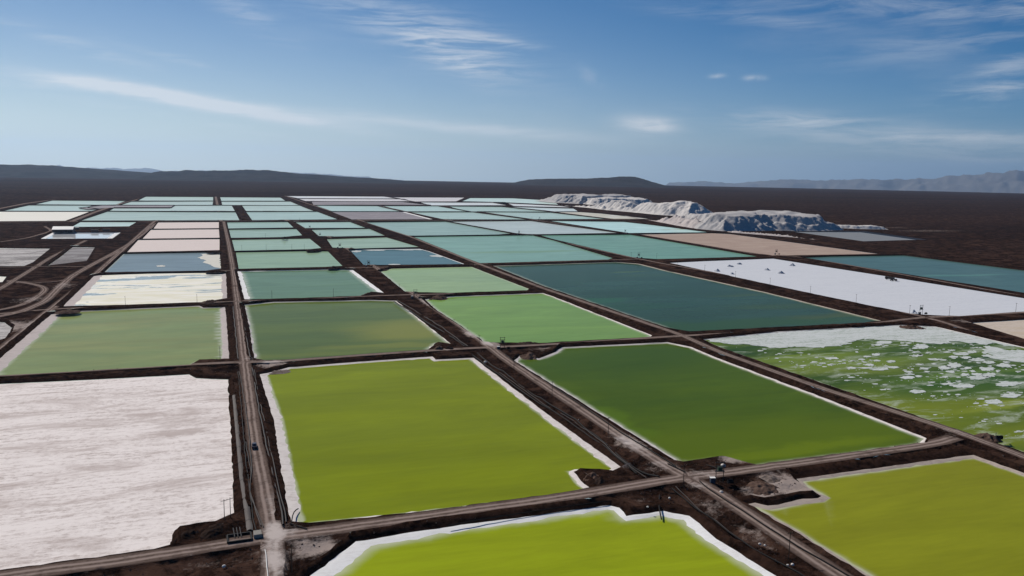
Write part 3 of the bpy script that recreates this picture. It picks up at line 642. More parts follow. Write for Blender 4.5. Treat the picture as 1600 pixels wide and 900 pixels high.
# the plain beyond, out to the horizon and past it, falling with the curve of the earth
rr = [FIELD_R]+list(np.geomspace(7400, 54000, 44))
rows = []
for r in rr:
    for a in ang:
        x, y = r*math.cos(a), r*math.sin(a); rows.append((x, y, T+z0(x, y)+(min(6, (r-7000)/900)*nz(x, y, 2600, 3) if r > FIELD_R else 0)))
# the outline of the near sheet has the same corners, so the two sheets meet exactly
n_a = len(ang)
ff = [[k*n_a+i, (k+1)*n_a+i, (k+1)*n_a+(i+1) % n_a, k*n_a+(i+1) % n_a] for k in range(len(rr)-1) for i in range(n_a)]
tag(mesh_obj('plain', rows, ff, MAT_GROUND, smooth=True, attrs={'pale': np.zeros(len(rows))}), kind='structure')

# ------------------------------------------------------------------ pond objects: water or crust, salt rim, bank
CRUST = {'white_streaked': crust_mat('white_streaked_crust', (.82, .755, .72), (.46, .39, .36), 1.0, rot=0.10, warm=(.47, .395, .365)),
         'cream': None, 'pink': crust_mat('pinkish_crust', (.70, .61, .57), (.56, .47, .43), .8),
         'bluewhite': crust_mat('blue_white_crust', (.62, .64, .675), (.50, .525, .57), .8, rot=0.02),
         'tan': crust_mat('tan_crust', (.58, .50, .42), (.42, .34, .27), .8, warm=(.50, .40, .26)),
         'tanpink': crust_mat('tan_pink_crust', (.40, .30, .245), (.30, .215, .17), .9, warm=(.46, .36, .29)),
         'greypurple': crust_mat('grey_mauve_crust', (.25, .23, .25), (.16, .145, .16), .9, warm=(.36, .34, .36)),
         'greywhite': crust_mat('grey_white_crust', (.66, .66, .67), (.40, .38, .40), .8),
         'creamwhite': crust_mat('cream_white_crust', (.80, .78, .70), (.70, .67, .58), .6),
         'creamgrey': crust_mat('cream_grey_crust', (.56, .54, .46), (.40, .38, .31), .8, warm=(.70, .72, .70)),
         'flatgrey': crust_mat('flat_grey_salt', (.50, .475, .46), (.09, .075, .07), 1.0, big=.7, warm=(.11, .10, .10)),
         'flatdark': crust_mat('flat_dark_salt', (.17, .155, .16), (.05, .044, .045), 1.0, big=.7, warm=(.34, .33, .33)),
         'slate': crust_mat('slate_liner', (.22, .235, .25), (.14, .15, .165), .6)}
def cream_mat():
    m_, t, b = new_mat('cream_crust'); p = pos(t)
    n = t.noise(t.scale(p, (0.008, 0.024, 1)), 1.0, 8, 0.62, 0.7)
    n2 = t.noise(t.scale(p, (0.03, 0.09, 1)), 1.0, 7, 0.65)
    c = t.mix(t.ss(n2, .35, .65), (.80, .78, .70), (.70, .67, .50))
    pool = t.ss(t.m('ADD', t.m('MULTIPLY', n, .75), t.m('MULTIPLY', n2, .25)), 0.53, 0.58)
    c = t.mix(pool, c, (.36, .40, .35))
    t.put(b.inputs['Base Color'], c); t.put(b.inputs['Roughness'], t.m('SUBTRACT', .9, t.m('MULTIPLY', pool, .75)))
    bump(t, b, n2, .2, .5); return m_
CRUST['cream'] = cream_mat()
RIMS = {'rim': MAT_RIM, 'white': MAT_RIM_WHITE, 'pinkgrey': crust_mat('rim_pink_grey_salt', (.50, .44, .42), (.34, .29, .275), .7),
        'tan': crust_mat('rim_tan_salt', (.44, .37, .32), (.28, .22, .19), .8)}
MAT_LINER = plain('black_liner', (.018, .018, .02), 0.5)
def ring_faces(a0, b0, n): return [[a0+i, a0+(i+1) % n, b0+(i+1) % n, b0+i] for i in range(n)]
def ccw(p_): return p_
for p in PONDS:
    toe, crest, r1, r2 = p['toe'], p['crest'], p['r1'], p['r2']; n = len(toe)
    cx, cy = p['C']; zz = z0(cx, cy)
    root = root_at('evaporation_pond' if p['cat'] == 'evaporation pond' else p['cat'].replace(' ', '_'), (float(cx), float(cy), zz), p['label'], p['cat'], 'ponds of the salt works' if p['cat'] == 'evaporation pond' else None)
    p['root'] = root; p['zz'] = zz
    # bank: from the toe up to the edge of the ground sheet
    V = []
    for i in range(n):
        V.append((*toe[i], zz+0.35 if p['kind'] == 'dry' or p['rim'] > 0 else zz-0.25))
    for i in range(n):
        q = 0.5*(toe[i]+crest[i]); V.append((*q, zz+T*0.52+(0.22*nz(q[0], q[1], 3.0, 3) if p['D'] < 900 else 0)))
    for i in range(n):
        k = CRESTZ.get((round(float(np.float32(crest[i][0])), 2), round(float(np.float32(crest[i][1])), 2)))
        V.append((*crest[i], k if k is not None else ground_z(crest[i][0], crest[i][1], False, True)))
    for i in range(n):
        q = crest[i]+(crest[i]-toe[i])/max(.1, np.linalg.norm(crest[i]-toe[i]))*1.3; V.append((*q, zz+T-.9))
    # crest corners that lie on a road take the road's height
    F = ring_faces(0, n, n)+ring_faces(n, 2*n, n)+ring_faces(2*n, 3*n, n)
    mesh_obj('bank', V, F, MAT_LINER if p['cat'] == 'lined pit' else MAT_BANK, root, smooth=True)
    if p['kind'] == 'dry':
        V = [(*q, zz+0.38) for q in toe]+[(*q, zz+0.22) for q in r1]
        m_ = CRUST[p['tone']]; rm = RIMS[p['rimmat']]
        if p['rims']:
            mesh_obj('salt_rim', V, ring_faces(0, n, n)[::1], rm, root, smooth=True)
        ins = r1
        tp = np.array(ins if p['rims'] else toe)
        vv, _, fc, _, _, _ = delaunay_2d_cdt([Vector(q.tolist()) for q in tp], [], [list(range(n))], 0, 1e-3)
        V2 = np.array([(v.x, v.y, zz+0.2) for v in vv]); tr = np.array([list(f) for f in fc]); c_ = V2[tr].mean(1); tr = tr[inside(tp, c_[:, 0], c_[:, 1])]
        mesh_obj('salt_crust', V2, tr.tolist(), m_, root)
        continue
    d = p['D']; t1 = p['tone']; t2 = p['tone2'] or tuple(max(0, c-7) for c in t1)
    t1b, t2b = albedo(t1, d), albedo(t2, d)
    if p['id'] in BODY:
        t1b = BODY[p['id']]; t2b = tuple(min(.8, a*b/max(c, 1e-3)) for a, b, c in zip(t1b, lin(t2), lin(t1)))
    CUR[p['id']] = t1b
    wm = water_mat('brine_'+str(len(bpy.data.materials)), t1b, t2b, patches=[(*G(*pc), rx, ry, tuple(min(.8, a*b/max(c, 2e-3)) for a, b, c in zip(t1b, lin(tn), lin(t1))), st) for pc, rx, ry, tn, st in p['patches']], scum=.7 if p.get('floes') else 0.0,
                   rough=p['rough'], sheen=1.0 if p['rough'] < .05 else .33 if d > 600 else .22, seed=random.uniform(0, 50), salt=p['salt'] or (.60, .62, .50), shallow_gain=.62)
    has = p['rim'] > 0 or p['rims']
    rmax = max([p['rim']]+list(p['rims'].values())); reach = rmax+p['shallow']
    if p['shallow'] > 0:
        tp = np.array(toe); cand = []
        for off in (0.6, 1.2, 2.2, 3.5, 5.5, 8, 11, 15, 20):
            if off > reach+3: break
            cand += [q for q in offset([np.array(q) for q in toe], [-off]*n)][::(1 if off < 4 else 2)]
        cand = np.array(cand); k = inside(tp, cand[:, 0], cand[:, 1]); cand = cand[k]; dd = poly_dist(tp, cand[:, 0], cand[:, 1]); cand = cand[dd > 0.4]
        vv, _, fc, _, _, _ = delaunay_2d_cdt([Vector(q.tolist()) for q in tp]+[Vector(q.tolist()) for q in cand], [], [list(range(n))], 0, 1e-3)
        V = np.array([(v.x, v.y, zz) for v in vv]); tr = np.array([list(f) for f in fc]); c = V[tr].mean(1); tr = tr[inside(tp, c[:, 0], c[:, 1])]
        dd = poly_dist(tp, V[:, 0], V[:, 1])
        # the width of the beach differs from edge to edge
        bw = np.full(len(V), 1e9); wid = np.full(len(V), p['rim'])
        for i in range(len(p['P'])):
            de = seg_dist(V[:, 0], V[:, 1], p['P'][i-1], p['P'][i]); u = de < bw; bw[u] = de[u]; wid[u] = p['rims'].get((i-1) % len(p['P']), p['rim'])
        at = np.clip(1.0-(dd-wid)/p['shallow'], 0, 1.3)
        mesh_obj('brine', V, tr.tolist(), wm, root, attrs={'shallow': at})
    else:
        mesh_obj('brine', [(*q, zz) for q in toe], [list(range(n))], wm, root, attrs={'shallow': [0.0]*n})
    if has:
        # salt rim: a low crusted beach that dips under the brine, so that the shoreline comes out ragged
        rows_ = 4 if d < 700 else 2; V = []
        for k in range(rows_+1):
            t = k/rows_
            for i in range(n):
                q = toe[i]+(r1[i]-toe[i])*(t*1.15)
                zt = 0.42-0.5*t**1.3+(0.10*nz(q[0], q[1], 2.2, 6) if 0 < k else 0)
                V.append((*q, zz+zt))
        F = sum((ring_faces(k*n, (k+1)*n, n) for k in range(rows_)), [])
        mesh_obj('salt_rim', V, F, RIMS[p['rimmat']], root, smooth=True)

# ------------------------------------------------------------------ hills and far mountains
MAT_HILL = soil_mat('hill_rock', (.022, .020, .021), (.042, .037, .037), sc=0.004, bd=12)
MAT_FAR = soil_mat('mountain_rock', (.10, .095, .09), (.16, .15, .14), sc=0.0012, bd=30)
def hills(name, sky_px, dist, depth, mat, seed, rough=0.25, label=None):
    sky_px = sorted(sky_px); a0 = az_el(*sky_px[0])[0]; a1 = az_el(*sky_px[-1])[0]
    na = 220; nr = 26; V = []
    xs = [q[0] for q in sky_px]; ys = [q[1] for q in sky_px]
    for k in range(nr+1):
        tr = k/nr; d = dist+depth*(tr-0.45)
        prof = math.sin(math.pi*min(1, max(0, tr)))**0.9 if tr < .45 else math.cos((tr-.45)/.55*math.pi/2)
        prof = (tr/.45)**0.8 if tr < .45 else prof
        for i in range(na+1):
            px = xs[0]+(xs[-1]-xs[0])*i/na; py = float(np.interp(px, xs, ys))
            v = ray(px, py); hz = math.hypot(v[0], v[1]); top = H+dist*v[2]/hz
            x, y = v[0]/hz*d, v[1]/hz*d; base = T+z0(x, y)-6
            hgt = max(0.0, top-T-z0(dist, 0))
            e = min(1.0, i/10, (na-i)/10)
            rg = 1-rough*abs(fbm(x, y, depth*.22, seed, 5))*2*(1 if tr < .40 else .35)
            z = base+(hgt+6)*max(0, prof)*max(.1, rg)*e+0.05*hgt*fbm(x, y, depth*.05, seed+4, 3)*(prof > .05)
            V.append((x, y, z))
    F = [[k*(na+1)+i, k*(na+1)+i+1, (k+1)*(na+1)+i+1, (k+1)*(na+1)+i] for k in range(nr) for i in range(na)]
    return tag(mesh_obj(name, V, F, mat, smooth=True), kind='structure')
hills('hills', [(-260, 262), (-120, 254), (0, 256.5), (45, 256), (90, 259), (150, 263.5), (190, 266), (240, 270), (300, 274), (380, 280), (470, 285)], 10200, 3400, MAT_HILL, 1)
hills('hills', [(200, 274), (250, 267.5), (275, 266.5), (295, 264.5), (320, 266.5), (345, 265.5), (360, 264.5), (395, 265), (425, 266), (465, 271), (510, 273.5), (550, 276.5), (595, 279), (640, 283), (680, 287)], 9000, 2400, MAT_HILL, 2)
hills('hills', [(780, 289), (800, 286), (825, 280.5), (860, 279), (885, 279), (915, 278), (942, 277), (955, 276.5), (970, 275), (992, 276), (1005, 279), (1015, 282.5), (1037, 289), (1060, 293)], 9400, 2200, MAT_HILL, 3)
hills('mountains', [(40, 272), (70, 260), (95, 257.5), (120, 262), (150, 259), (185, 263), (230, 261.5), (260, 266), (290, 266), (320, 264), (365, 266), (420, 268), (465, 269), (530, 272), (570, 275), (610, 278), (660, 283)], 45000, 9000, MAT_FAR, 4)
hills('mountains', [(1010, 290), (1040, 284), (1090, 282), (1150, 284), (1190, 282), (1240, 279), (1262, 279), (1280, 281), (1350, 279), (1420, 279), (1470, 276), (1520, 271), (1560, 268), (1580, 266), (1600, 265), (1700, 260), (1800, 264)], 45000, 9000, MAT_FAR, 5)

# ------------------------------------------------------------------ salt stockpiles and earth heaps
def near_point(poly, X, Y):
    """distance to the outline and the nearest place on it"""
    D = np.full(X.shape, 1e9); BX = np.zeros(X.shape); BY = np.zeros(X.shape)
    for i in range(len(poly)):
        (ax, ay), (bx, by) = poly[i-1], poly[i]; dx, dy = bx-ax, by-ay
        t = np.clip(((X-ax)*dx+(Y-ay)*dy)/(dx*dx+dy*dy+1e-9), 0, 1); qx, qy = ax+t*dx, ay+t*dy
        d = np.hypot(X-qx, Y-qy); u = d < D; D[u] = d[u]; BX[u] = qx[u]; BY[u] = qy[u]
    return D, BX, BY
def heap_mesh(poly, h, slope, seed, res, gully=0.0, lump=0.0, top_noise=0.0, zbase=0.0, tiers=False):
    P = np.array(poly); lo_, hi_ = P.min(0), P.max(0)
    nx = max(6, int((hi_[0]-lo_[0])/res)); ny = max(6, int((hi_[1]-lo_[1])/res))
    X, Y = np.meshgrid(np.linspace(lo_[0], hi_[0], nx+1), np.linspace(lo_[1], hi_[1], ny+1))
    D, BX, BY = near_point(poly, X, Y); D = np.where(inside(poly, X, Y), D, -D)
    Z = np.zeros(X.shape)
    for i in range(ny+1):
        for j in range(nx+1):
            d = D[i, j]
            if d < -res*1.5: Z[i, j] = -1; continue
            x, y, bx, by = X[i, j], Y[i, j], BX[i, j], BY[i, j]
            up = min(1, max(0, d)/(h*.5))
            dd = d*(1+.55*gully*nz(bx, by, h*1.6, seed))-gully*h*up*(.30*abs(nz(bx, by, h*.5, seed+3))+.16*abs(nz(bx, by, h*.17, seed+5)))
            hh = h*(1+top_noise*(nz(x, y, h*4, seed+6)+.35*nz(x, y, h*.9, seed+8)))
            z = dd*slope
            if tiers:                                    # benches left by the dumping levels
                f = z/hh
                if .42 < f < .62: z = hh*(.42+(f-.42)*.25)
                elif f >= .62: z = hh*(f-.15)
            z += lump*h*fbm(x, y, h*.7+.4, seed+2, 5)*min(1, max(0, d)/(0.35*h+.1))*.6
            Z[i, j] = min(z, hh-.04*hh*math.exp(-max(0, z-hh)/(.2*hh))) if z > hh else z
    keep = lambda i, j: max(D[i, j], D[i+1, j], D[i, j+1], D[i+1, j+1]) > -res*.7
    idx = -np.ones(X.shape, int); V, F = [], []
    for i in range(ny):
        for j in range(nx):
            if not keep(i, j): continue
            q = []
            for a, b in ((i, j), (i, j+1), (i+1, j+1), (i+1, j)):
                if idx[a, b] < 0: idx[a, b] = len(V); V.append((X[a, b], Y[a, b], zbase+max(Z[a, b], -0.6)))
                q.append(int(idx[a, b]))
            F.append(q)
    return V, F
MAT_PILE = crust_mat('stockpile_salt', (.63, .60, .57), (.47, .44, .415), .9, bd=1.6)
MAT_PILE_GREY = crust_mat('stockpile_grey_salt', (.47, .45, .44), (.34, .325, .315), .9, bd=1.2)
MAT_PILE_PINK = crust_mat('stockpile_pinkish_salt', (.50, .445, .425), (.37, .325, .31), .9, bd=1.2)
def stockpile(label, front, depth, h, mat, seed, skew=0.0):
    F_ = [G(*q) for q in front]; back = [q+np.array([skew, depth]) for q in F_][::-1]
    poly = F_+back; c = np.mean(poly, axis=0); zb = T+z0(*c)-0.8
    V, F = heap_mesh(poly, h, 0.78, seed, max(2.4, h/12), gully=0.8, lump=0.30, top_noise=0.34, zbase=zb, tiers=seed == 7)
    o = mesh_obj('salt_stockpile', V, F, mat, smooth=True, origin=np.array([c[0], c[1], zb]))
    return tag(o, label, 'salt stockpile', 'salt stockpiles beyond the ponds')
stockpile('farthest salt stockpile, a small grey flat-topped block', [(866, 317.5), (905, 319.5), (950, 320), (1005, 318.5)], 220, 36, MAT_PILE_GREY, 1)
stockpile('low cream salt terrace between the farthest block and the long white stockpile', [(925, 321.0), (965, 322), (1030, 322)], 200, 27, MAT_PILE, 2)
stockpile('cream sloping salt stockpile whose left end runs into the far ponds', [(890, 323), (920, 326.5), (957, 329.8), (985, 331), (1020, 331)], 170, 35, MAT_PILE, 3)
stockpile('long white salt stockpile with gullied bright slope, middle of the stockpile row', [(946, 329.4), (985, 332.4), (1027, 336.8), (1075, 340), (1130, 340)], 300, 36, MAT_PILE, 4)
stockpile('pinkish grey rough salt stockpile at the end of the straight cross dike', [(1010, 344.5), (1045, 351.5), (1080, 358), (1135, 363)], 270, 30, MAT_PILE_PINK, 5, 60)
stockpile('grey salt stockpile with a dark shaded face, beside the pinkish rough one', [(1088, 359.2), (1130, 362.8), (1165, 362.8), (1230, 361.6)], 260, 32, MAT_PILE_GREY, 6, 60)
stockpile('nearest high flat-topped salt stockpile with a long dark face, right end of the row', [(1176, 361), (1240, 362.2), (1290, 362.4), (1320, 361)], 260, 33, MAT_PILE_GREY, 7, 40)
stockpile('low pale salt windrow trailing off right from the stockpiles', [(1300, 357.5), (1335, 359), (1390, 360.2)], 50, 8, MAT_PILE, 8)
stockpile('low lumpy pinkish spoil ridge in front of the stockpiles, beside the tan pond', [(1145, 365), (1200, 369.5), (1250, 373.5), (1296, 378.5)], 36, 6, MAT_PILE_PINK, 9)

# ------------------------------------------------------------------ salt floes and crusts on the brine
MAT_FLOE = crust_mat('floe_salt', (.58, .61, .60), (.27, .33, .26), 1.0, bd=.15)
def slab(name, pts, z, th, mat, parent, amp=0.0, step=3.0, seed=0):
    P = [np.array(q, float) for q in pts]
    if area2(P) < 0: P = P[::-1]
    o = []
    for i in range(len(P)):
        a, b = P[i], P[(i+1) % len(P)]; k = max(1, int(np.linalg.norm(b-a)/step))
        for s in range(k):
            q = a+(b-a)*s/k; o.append(q+amp*np.array([nz(q[0], q[1], step*2, seed)+.6*nz(q[0], q[1], step*.9, seed+9), nz(q[0], q[1], step*2, seed+5)+.6*nz(q[0], q[1], step*.9, seed+2)]))
    n = len(o); V = [(*q, z+th) for q in o]+[(*q, z-.1) for q in o]
    return mesh_obj(name, V, [list(range(n))]+[[n+i, n+(i+1) % n, (i+1) % n, i] for i in range(n)], mat, parent)
def floe_poly(cx, cy, rx, ry, seed, n=30):
    a0 = seed*1.3; el_ = []
    for k in range(n):
        a = 2*math.pi*k/n; r = 1+.38*mnoise.noise((math.cos(a)*1.6, math.sin(a)*1.6, seed*3.1))+.30*mnoise.noise((math.cos(a)*3.5, math.sin(a)*3.5, seed*1.7))+.22*mnoise.noise((math.cos(a)*8, math.sin(a)*8, seed*.7))
        el_.append((cx+rx*r*math.cos(a), cy+ry*r*math.sin(a)))
    return el_
fp = [p for p in PONDS if p.get('floes')][0]; fr_ = fp['root']
SHEET = [(1104, 530), (1160, 525), (1215, 519.3), (1310, 514), (1407, 508.8), (1462, 511.3), (1530, 526.5), (1596, 542.5), (1575, 541), (1554, 536), (1543, 538.6), (1502, 534.5), (1489, 533.7), (1470, 537), (1431, 534.5), (1400, 531.5), (1381, 531), (1350, 530.5), (1337, 531.5), (1320, 538), (1285, 543.5), (1236, 542), (1215, 544), (1180, 539.5), (1127, 536.5), (1110, 534)]
slab('salt_sheet', [G(*q) for q in SHEET], 0.02, .12, MAT_FLOE, fr_, 5.5, 2.2, 3)
BIGF = [(1542, 541), (1554, 544), (1567, 546), (1600, 547.5), (1660, 553), (1680, 580), (1600, 567), (1575, 564), (1551, 560.5), (1541, 557), (1551, 555), (1541, 550)]
slab('salt_sheet', [G(*q) for q in BIGF], 0.02, .12, MAT_FLOE, fr_, 4.0, 2.0, 8)
FL = [(610, 562, 85, 20), (260, 525, 90, 16), (200, 545, 50, 12), (180, 640, 40, 14), (560, 652, 55, 10), (310, 707, 48, 10), (735, 687, 65, 9), (905, 600, 30, 8), (860, 617, 45, 9), (1000, 632, 90, 16), (1105, 615, 45, 15), (920, 662, 50, 12), (1040, 668, 45, 14), (1150, 690, 60, 18), (1260, 715, 60, 18), (840, 765, 70, 20), (930, 745, 70, 25), (1060, 770, 40, 15), (900, 805, 45, 14), (1240, 780, 75, 25), (1030, 835, 50, 16), (1110, 800, 30, 10), (1150, 830, 50, 14), (1260, 835, 70, 25), (490, 808, 45, 10), (220, 780, 90, 18), (640, 775, 50, 10), (660, 805, 35, 9), (110, 740, 50, 12), (80, 770, 70, 10), (450, 552, 50, 8), (1220, 625, 25, 12), (1240, 650, 40, 14), (1410, 745, 75, 22), (1430, 715, 30, 10), (1350, 800, 20, 12), (740, 732, 30, 6), (600, 735, 35, 6), (85, 660, 40, 9), (590, 850, 40, 10), (560, 617, 40, 6), (500, 830, 40, 8)]
FLPX = [(1340+x*.1625, 450+y*.1625, a*.1625, b*.1625) for x, y, a, b in FL]+[(1580, 618, 17, 4), (1552, 628, 14, 4), (1432, 612, 12, 3), (1505, 603, 18, 4), (1528, 590, 16, 4), (1572, 600, 22, 5), (1480, 600, 10, 2.5), (1395, 574, 9, 2), (1300, 560, 10, 2), (1285, 568, 7, 1.5), (1330, 575, 8, 2), (1420, 590, 12, 2.5)]
for k, (x, y, a, b) in enumerate(FLPX):
    slab('salt_floe', [G(*q) for q in floe_poly(x, y, a*.92, b*.85, k+1)], 0.02, .10, MAT_FLOE, fr_, 1.3, 1.2, k)
rs = random.Random(3); V, F = [], []
cnt = 0
while cnt < 480:
    x, y = rs.uniform(1150, 1610), rs.uniform(534, 690)
    if y > 548+(x-1138)*0.337-8 or (x > 1540 and 541 < y < 570): continue
    dens = mnoise.noise((x/60, y/18, 2))+.15+(y < 600)*.25
    if rs.random() > max(0.03, dens-.08): continue
    k = rs.random()**3; a = .7+5.0*k; b = .2+.9*k; s = len(V); pl = floe_poly(x, y, a, b, cnt, 9)
    for q in pl: V.append((*G(*q), .06))
    for q in pl: V.append((*G(*q), -.08))
    F.append(list(range(s, s+9))); F += [[s+9+i, s+9+(i+1) % 9, s+(i+1) % 9, s+i] for i in range(9)]; cnt += 1
tag(mesh_obj('small_salt_floes', V, F, MAT_FLOE, fr_), kind='stuff')
cp = [p for p in PONDS if p.get('crust_corner')][0]
MAT_PALECRUST = crust_mat('pale_crust', (.66, .64, .56), (.52, .50, .44), .7)
slab('salt_crust', [G(*q) for q in [(314, 397), (342.5, 395.4), (344.5, 419), (336, 417.5), (330, 414), (318, 410), (322, 407), (309, 402.5), (318, 400)]], .02, .08, MAT_PALECRUST, cp['root'], 3.0, 6.0, 5)
slab('salt_crust', [G(*q) for q in floe_poly(252, 415.7, 7, 1.2, 4)], .02, .1, MAT_PALECRUST, cp['root'])
sp_ = [p for p in PONDS if 'steel blue pond with' in p['label']][0]
for k, q in enumerate([(585, 391.2, 15, .8), (640, 390.3, 22, 1.0), (690, 400, 18, 1.4), (616, 413.2, 8, .8), (557, 392.6, 7, 1.4)]):
    slab('salt_crust', [G(*r) for r in floe_poly(*q, k+20)], .02, .1, MAT_FLOE, sp_['root'], 1.0, 5.0, k)

# ------------------------------------------------------------------ earth heaps at the crossings and small salt heaps
MAT_HEAP = soil_mat('heap_earth', (.030, .019, .0145), (.085, .058, .046), pale=None)
MAT_HEAP_PALE = soil_mat('heap_pale_earth', (.11, .085, .072), (.22, .18, .16), pale=(.46, .42, .40))
MAT_HEAP_DARK = soil_mat('heap_dark_earth', (.012, .0075, .006), (.038, .025, .020))
MAT_HEAP_PINK = soil_mat('heap_reddish_earth', (.050, .030, .023), (.125, .085, .068))
def heap(name, label, cx, cy, rpx, rym, h, mat, cat, group, seed, base=T+.1):
    c = G(cx, cy, base); d = float(np.linalg.norm(c)); rx = rpx*d/FPX; rxy = rym if rym else rx*.8
    n = 20; pts = []
    for k in range(n):
        a = 2*math.pi*k/n; r = 1+.28*mnoise.noise((math.cos(a)*1.3, math.sin(a)*1.3, seed*2.3))
        u, v = rx*r*math.cos(a), rxy*r*math.sin(a)
        pts.append(np.array([c[0]+u*math.cos(YAW)+v*math.sin(YAW), c[1]-u*math.sin(YAW)+v*math.cos(YAW)]))
    V, F = heap_mesh(pts, h*1.5, min(.62, 1.2*h/min(rx, rxy)), seed, max(0.28, min(rx, rxy)/16), gully=.35, lump=.5, top_noise=.5, zbase=base-.25)
    return tag(mesh_obj(name, V, F, mat, smooth=True, origin=np.array([c[0], c[1], base-.25])), label, cat, group)
GH = 'earth heaps at the pond corners'
HEAPS = [('reddish brown earth heap on the spit of the lower right lime pond', 1194, 762, 22, 6, 1.7, MAT_HEAP_PINK),
         ('small grey salt-rubble heap at the near side of the lower right spit', 1218, 785, 13, 3.5, .9, MAT_HEAP_PALE),
         ('pale rubble heap beside the road on the root of the lower right spit', 1204, 747, 13, 4, 1.2, MAT_HEAP_PALE),
         ('brown earth heap in the far left corner of the dark green pond', 828, 557, 17, 9, 2.6, MAT_HEAP_PINK),
         ('long low brown heap on the far side of the road, behind the dark green pond', 826, 536.5, 17, 4, 1.8, MAT_HEAP),
         ('rounded pinkish heap at the near right corner of the grey-green shoal pond', 686, 545, 8, 5, 3.6, MAT_HEAP_PINK),
         ('dark earth heap between the pinkish heap and the diagonal road', 702, 545, 8, 4, 2.2, MAT_HEAP_DARK),
         ('wide brown earth heap at the far left corner of the light green pond', 684, 466, 15, 10, 3.4, MAT_HEAP_PINK),
         ('low brown heap at the near right corner of the muted teal pond', 575, 461, 9, 7, 2.2, MAT_HEAP_PINK),
         ('small brown earth heap left of the steel blue pond near shore', 598, 421.5, 8, 10, 3.0, MAT_HEAP_PINK),
         ('rust brown earth heap filling the notch of the bright lime pond', 926, 750, 17, 7, 2.2, MAT_HEAP_PINK),
         ('dark earth heap at the road side of the bright lime pond notch', 938, 752, 8, 3.5, 1.6, MAT_HEAP_DARK),
         ('pale fan-shaped heap at the far left corner of the bright lime pond', 428, 580, 22, 6, .7, MAT_HEAP_PALE),
         ('pale salty heap on the near shore of the dark green pond', 1152, 725, 12, 4, 1.1, MAT_HEAP_PALE),
         ('low brown heap on the far shore of the salt-floe pond', 1424, 511.5, 17, 7, 1.6, MAT_HEAP_PINK),
         ('dark brown earth heap in the cut corner of the white dry pond', 292, 842, 18, 6, 2.0, MAT_HEAP_DARK),
         ('dark earth heap right of the cut corner, behind the black sump', 334, 829, 14, 5, 1.5, MAT_HEAP_DARK),
         ('brown earth heap on the right corner of the cream crust pond', 328, 472, 11, 9, 2.4, MAT_HEAP),
         ('dark low heap at the right end of the slate blue pond near shore', 336, 424, 12, 9, 2.2, MAT_HEAP_DARK),
         ('dark low heap at the right end of the pink pond above the slate blue one', 334, 394, 9, 10, 2.4, MAT_HEAP_DARK),
         ('small tan heap at the far left corner of the steel blue pond', 548, 390, 7, 12, 2.6, MAT_HEAP_PINK),
         ('small tan heap at the far left corner of the narrow mint strip', 514, 372.5, 8, 14, 2.8, MAT_HEAP_PINK),
         ('low dark heap at the right end of the mint pond dike, before the diagonal road', 489, 391, 9, 12, 2.6, MAT_HEAP_DARK),
         ('low dark heap on the near right corner of the pale mint pond', 521, 418.5, 8, 9, 2.4, MAT_HEAP_DARK),
         ('reddish heap behind the floe pond beside the pump, right edge', 1544, 683, 13, 5, 1.7, MAT_HEAP_PINK),
         ('dark rounded heap standing at the corner of the mint pond, far off', 445, 373, 4.6, 6, 5.5, MAT_HEAP_DARK),
         ('brown heap at the left end of the cross dike by the loop road', 105, 487, 14, 8, 1.8, MAT_HEAP_PINK)]
LOW = {1: .1, 3: .2, 7: .2, 8: .3, 9: .3, 10: .5, 12: .35, 13: .4, 14: .3, 15: .8, 20: .3, 21: .3, 24: .8}      # heaps whose foot is down on the shore
for k, (lb, cx, cy, rp, ry, h, m_) in enumerate(HEAPS): heap('earth_heap', lb, cx, cy, rp*1.12, ry*1.15, h*.72+(.5 if k in LOW and k not in (12, 1) else 0), m_, 'earth heap', GH, k+1, base=LOW.get(k, T+.1))
SALTH = [('grey salt heap on the white dry pond, leftmost of the scattered ones', 1120.5, 423.5), ('grey salt heap on the white dry pond, second from the far dike', 1141.5, 416.5), ('grey salt heap on the white dry pond, closest to the far dike', 1154.5, 412.5),
         ('small grey salt heap on the white dry pond, below the leftmost three', 1144, 428), ('grey salt heap in the middle of the upper white dry pond', 1198.6, 422), ('grey salt heap right of middle, nearest of the scattered ones to the pole row', 1220, 427), ('grey salt heap closest to the right-hand dike of the white dry pond', 1238, 415), ('pale grey salt heap behind the frame beside the crossing, near end of white pond', 1428.5, 488.5)]
MAT_SALTHEAP = crust_mat('grey_salt_heap', (.44, .46, .50), (.33, .35, .39), .8, bd=.3)
for k, (lb, cx, cy) in enumerate(SALTH): heap('salt_heap', lb, cx, cy, 5.5 if k != 3 else 4.2, 5, 4.2 if k != 3 else 3.2, MAT_SALTHEAP, 'salt heap', 'salt heaps on the white dry pond', k+40, base=.35)

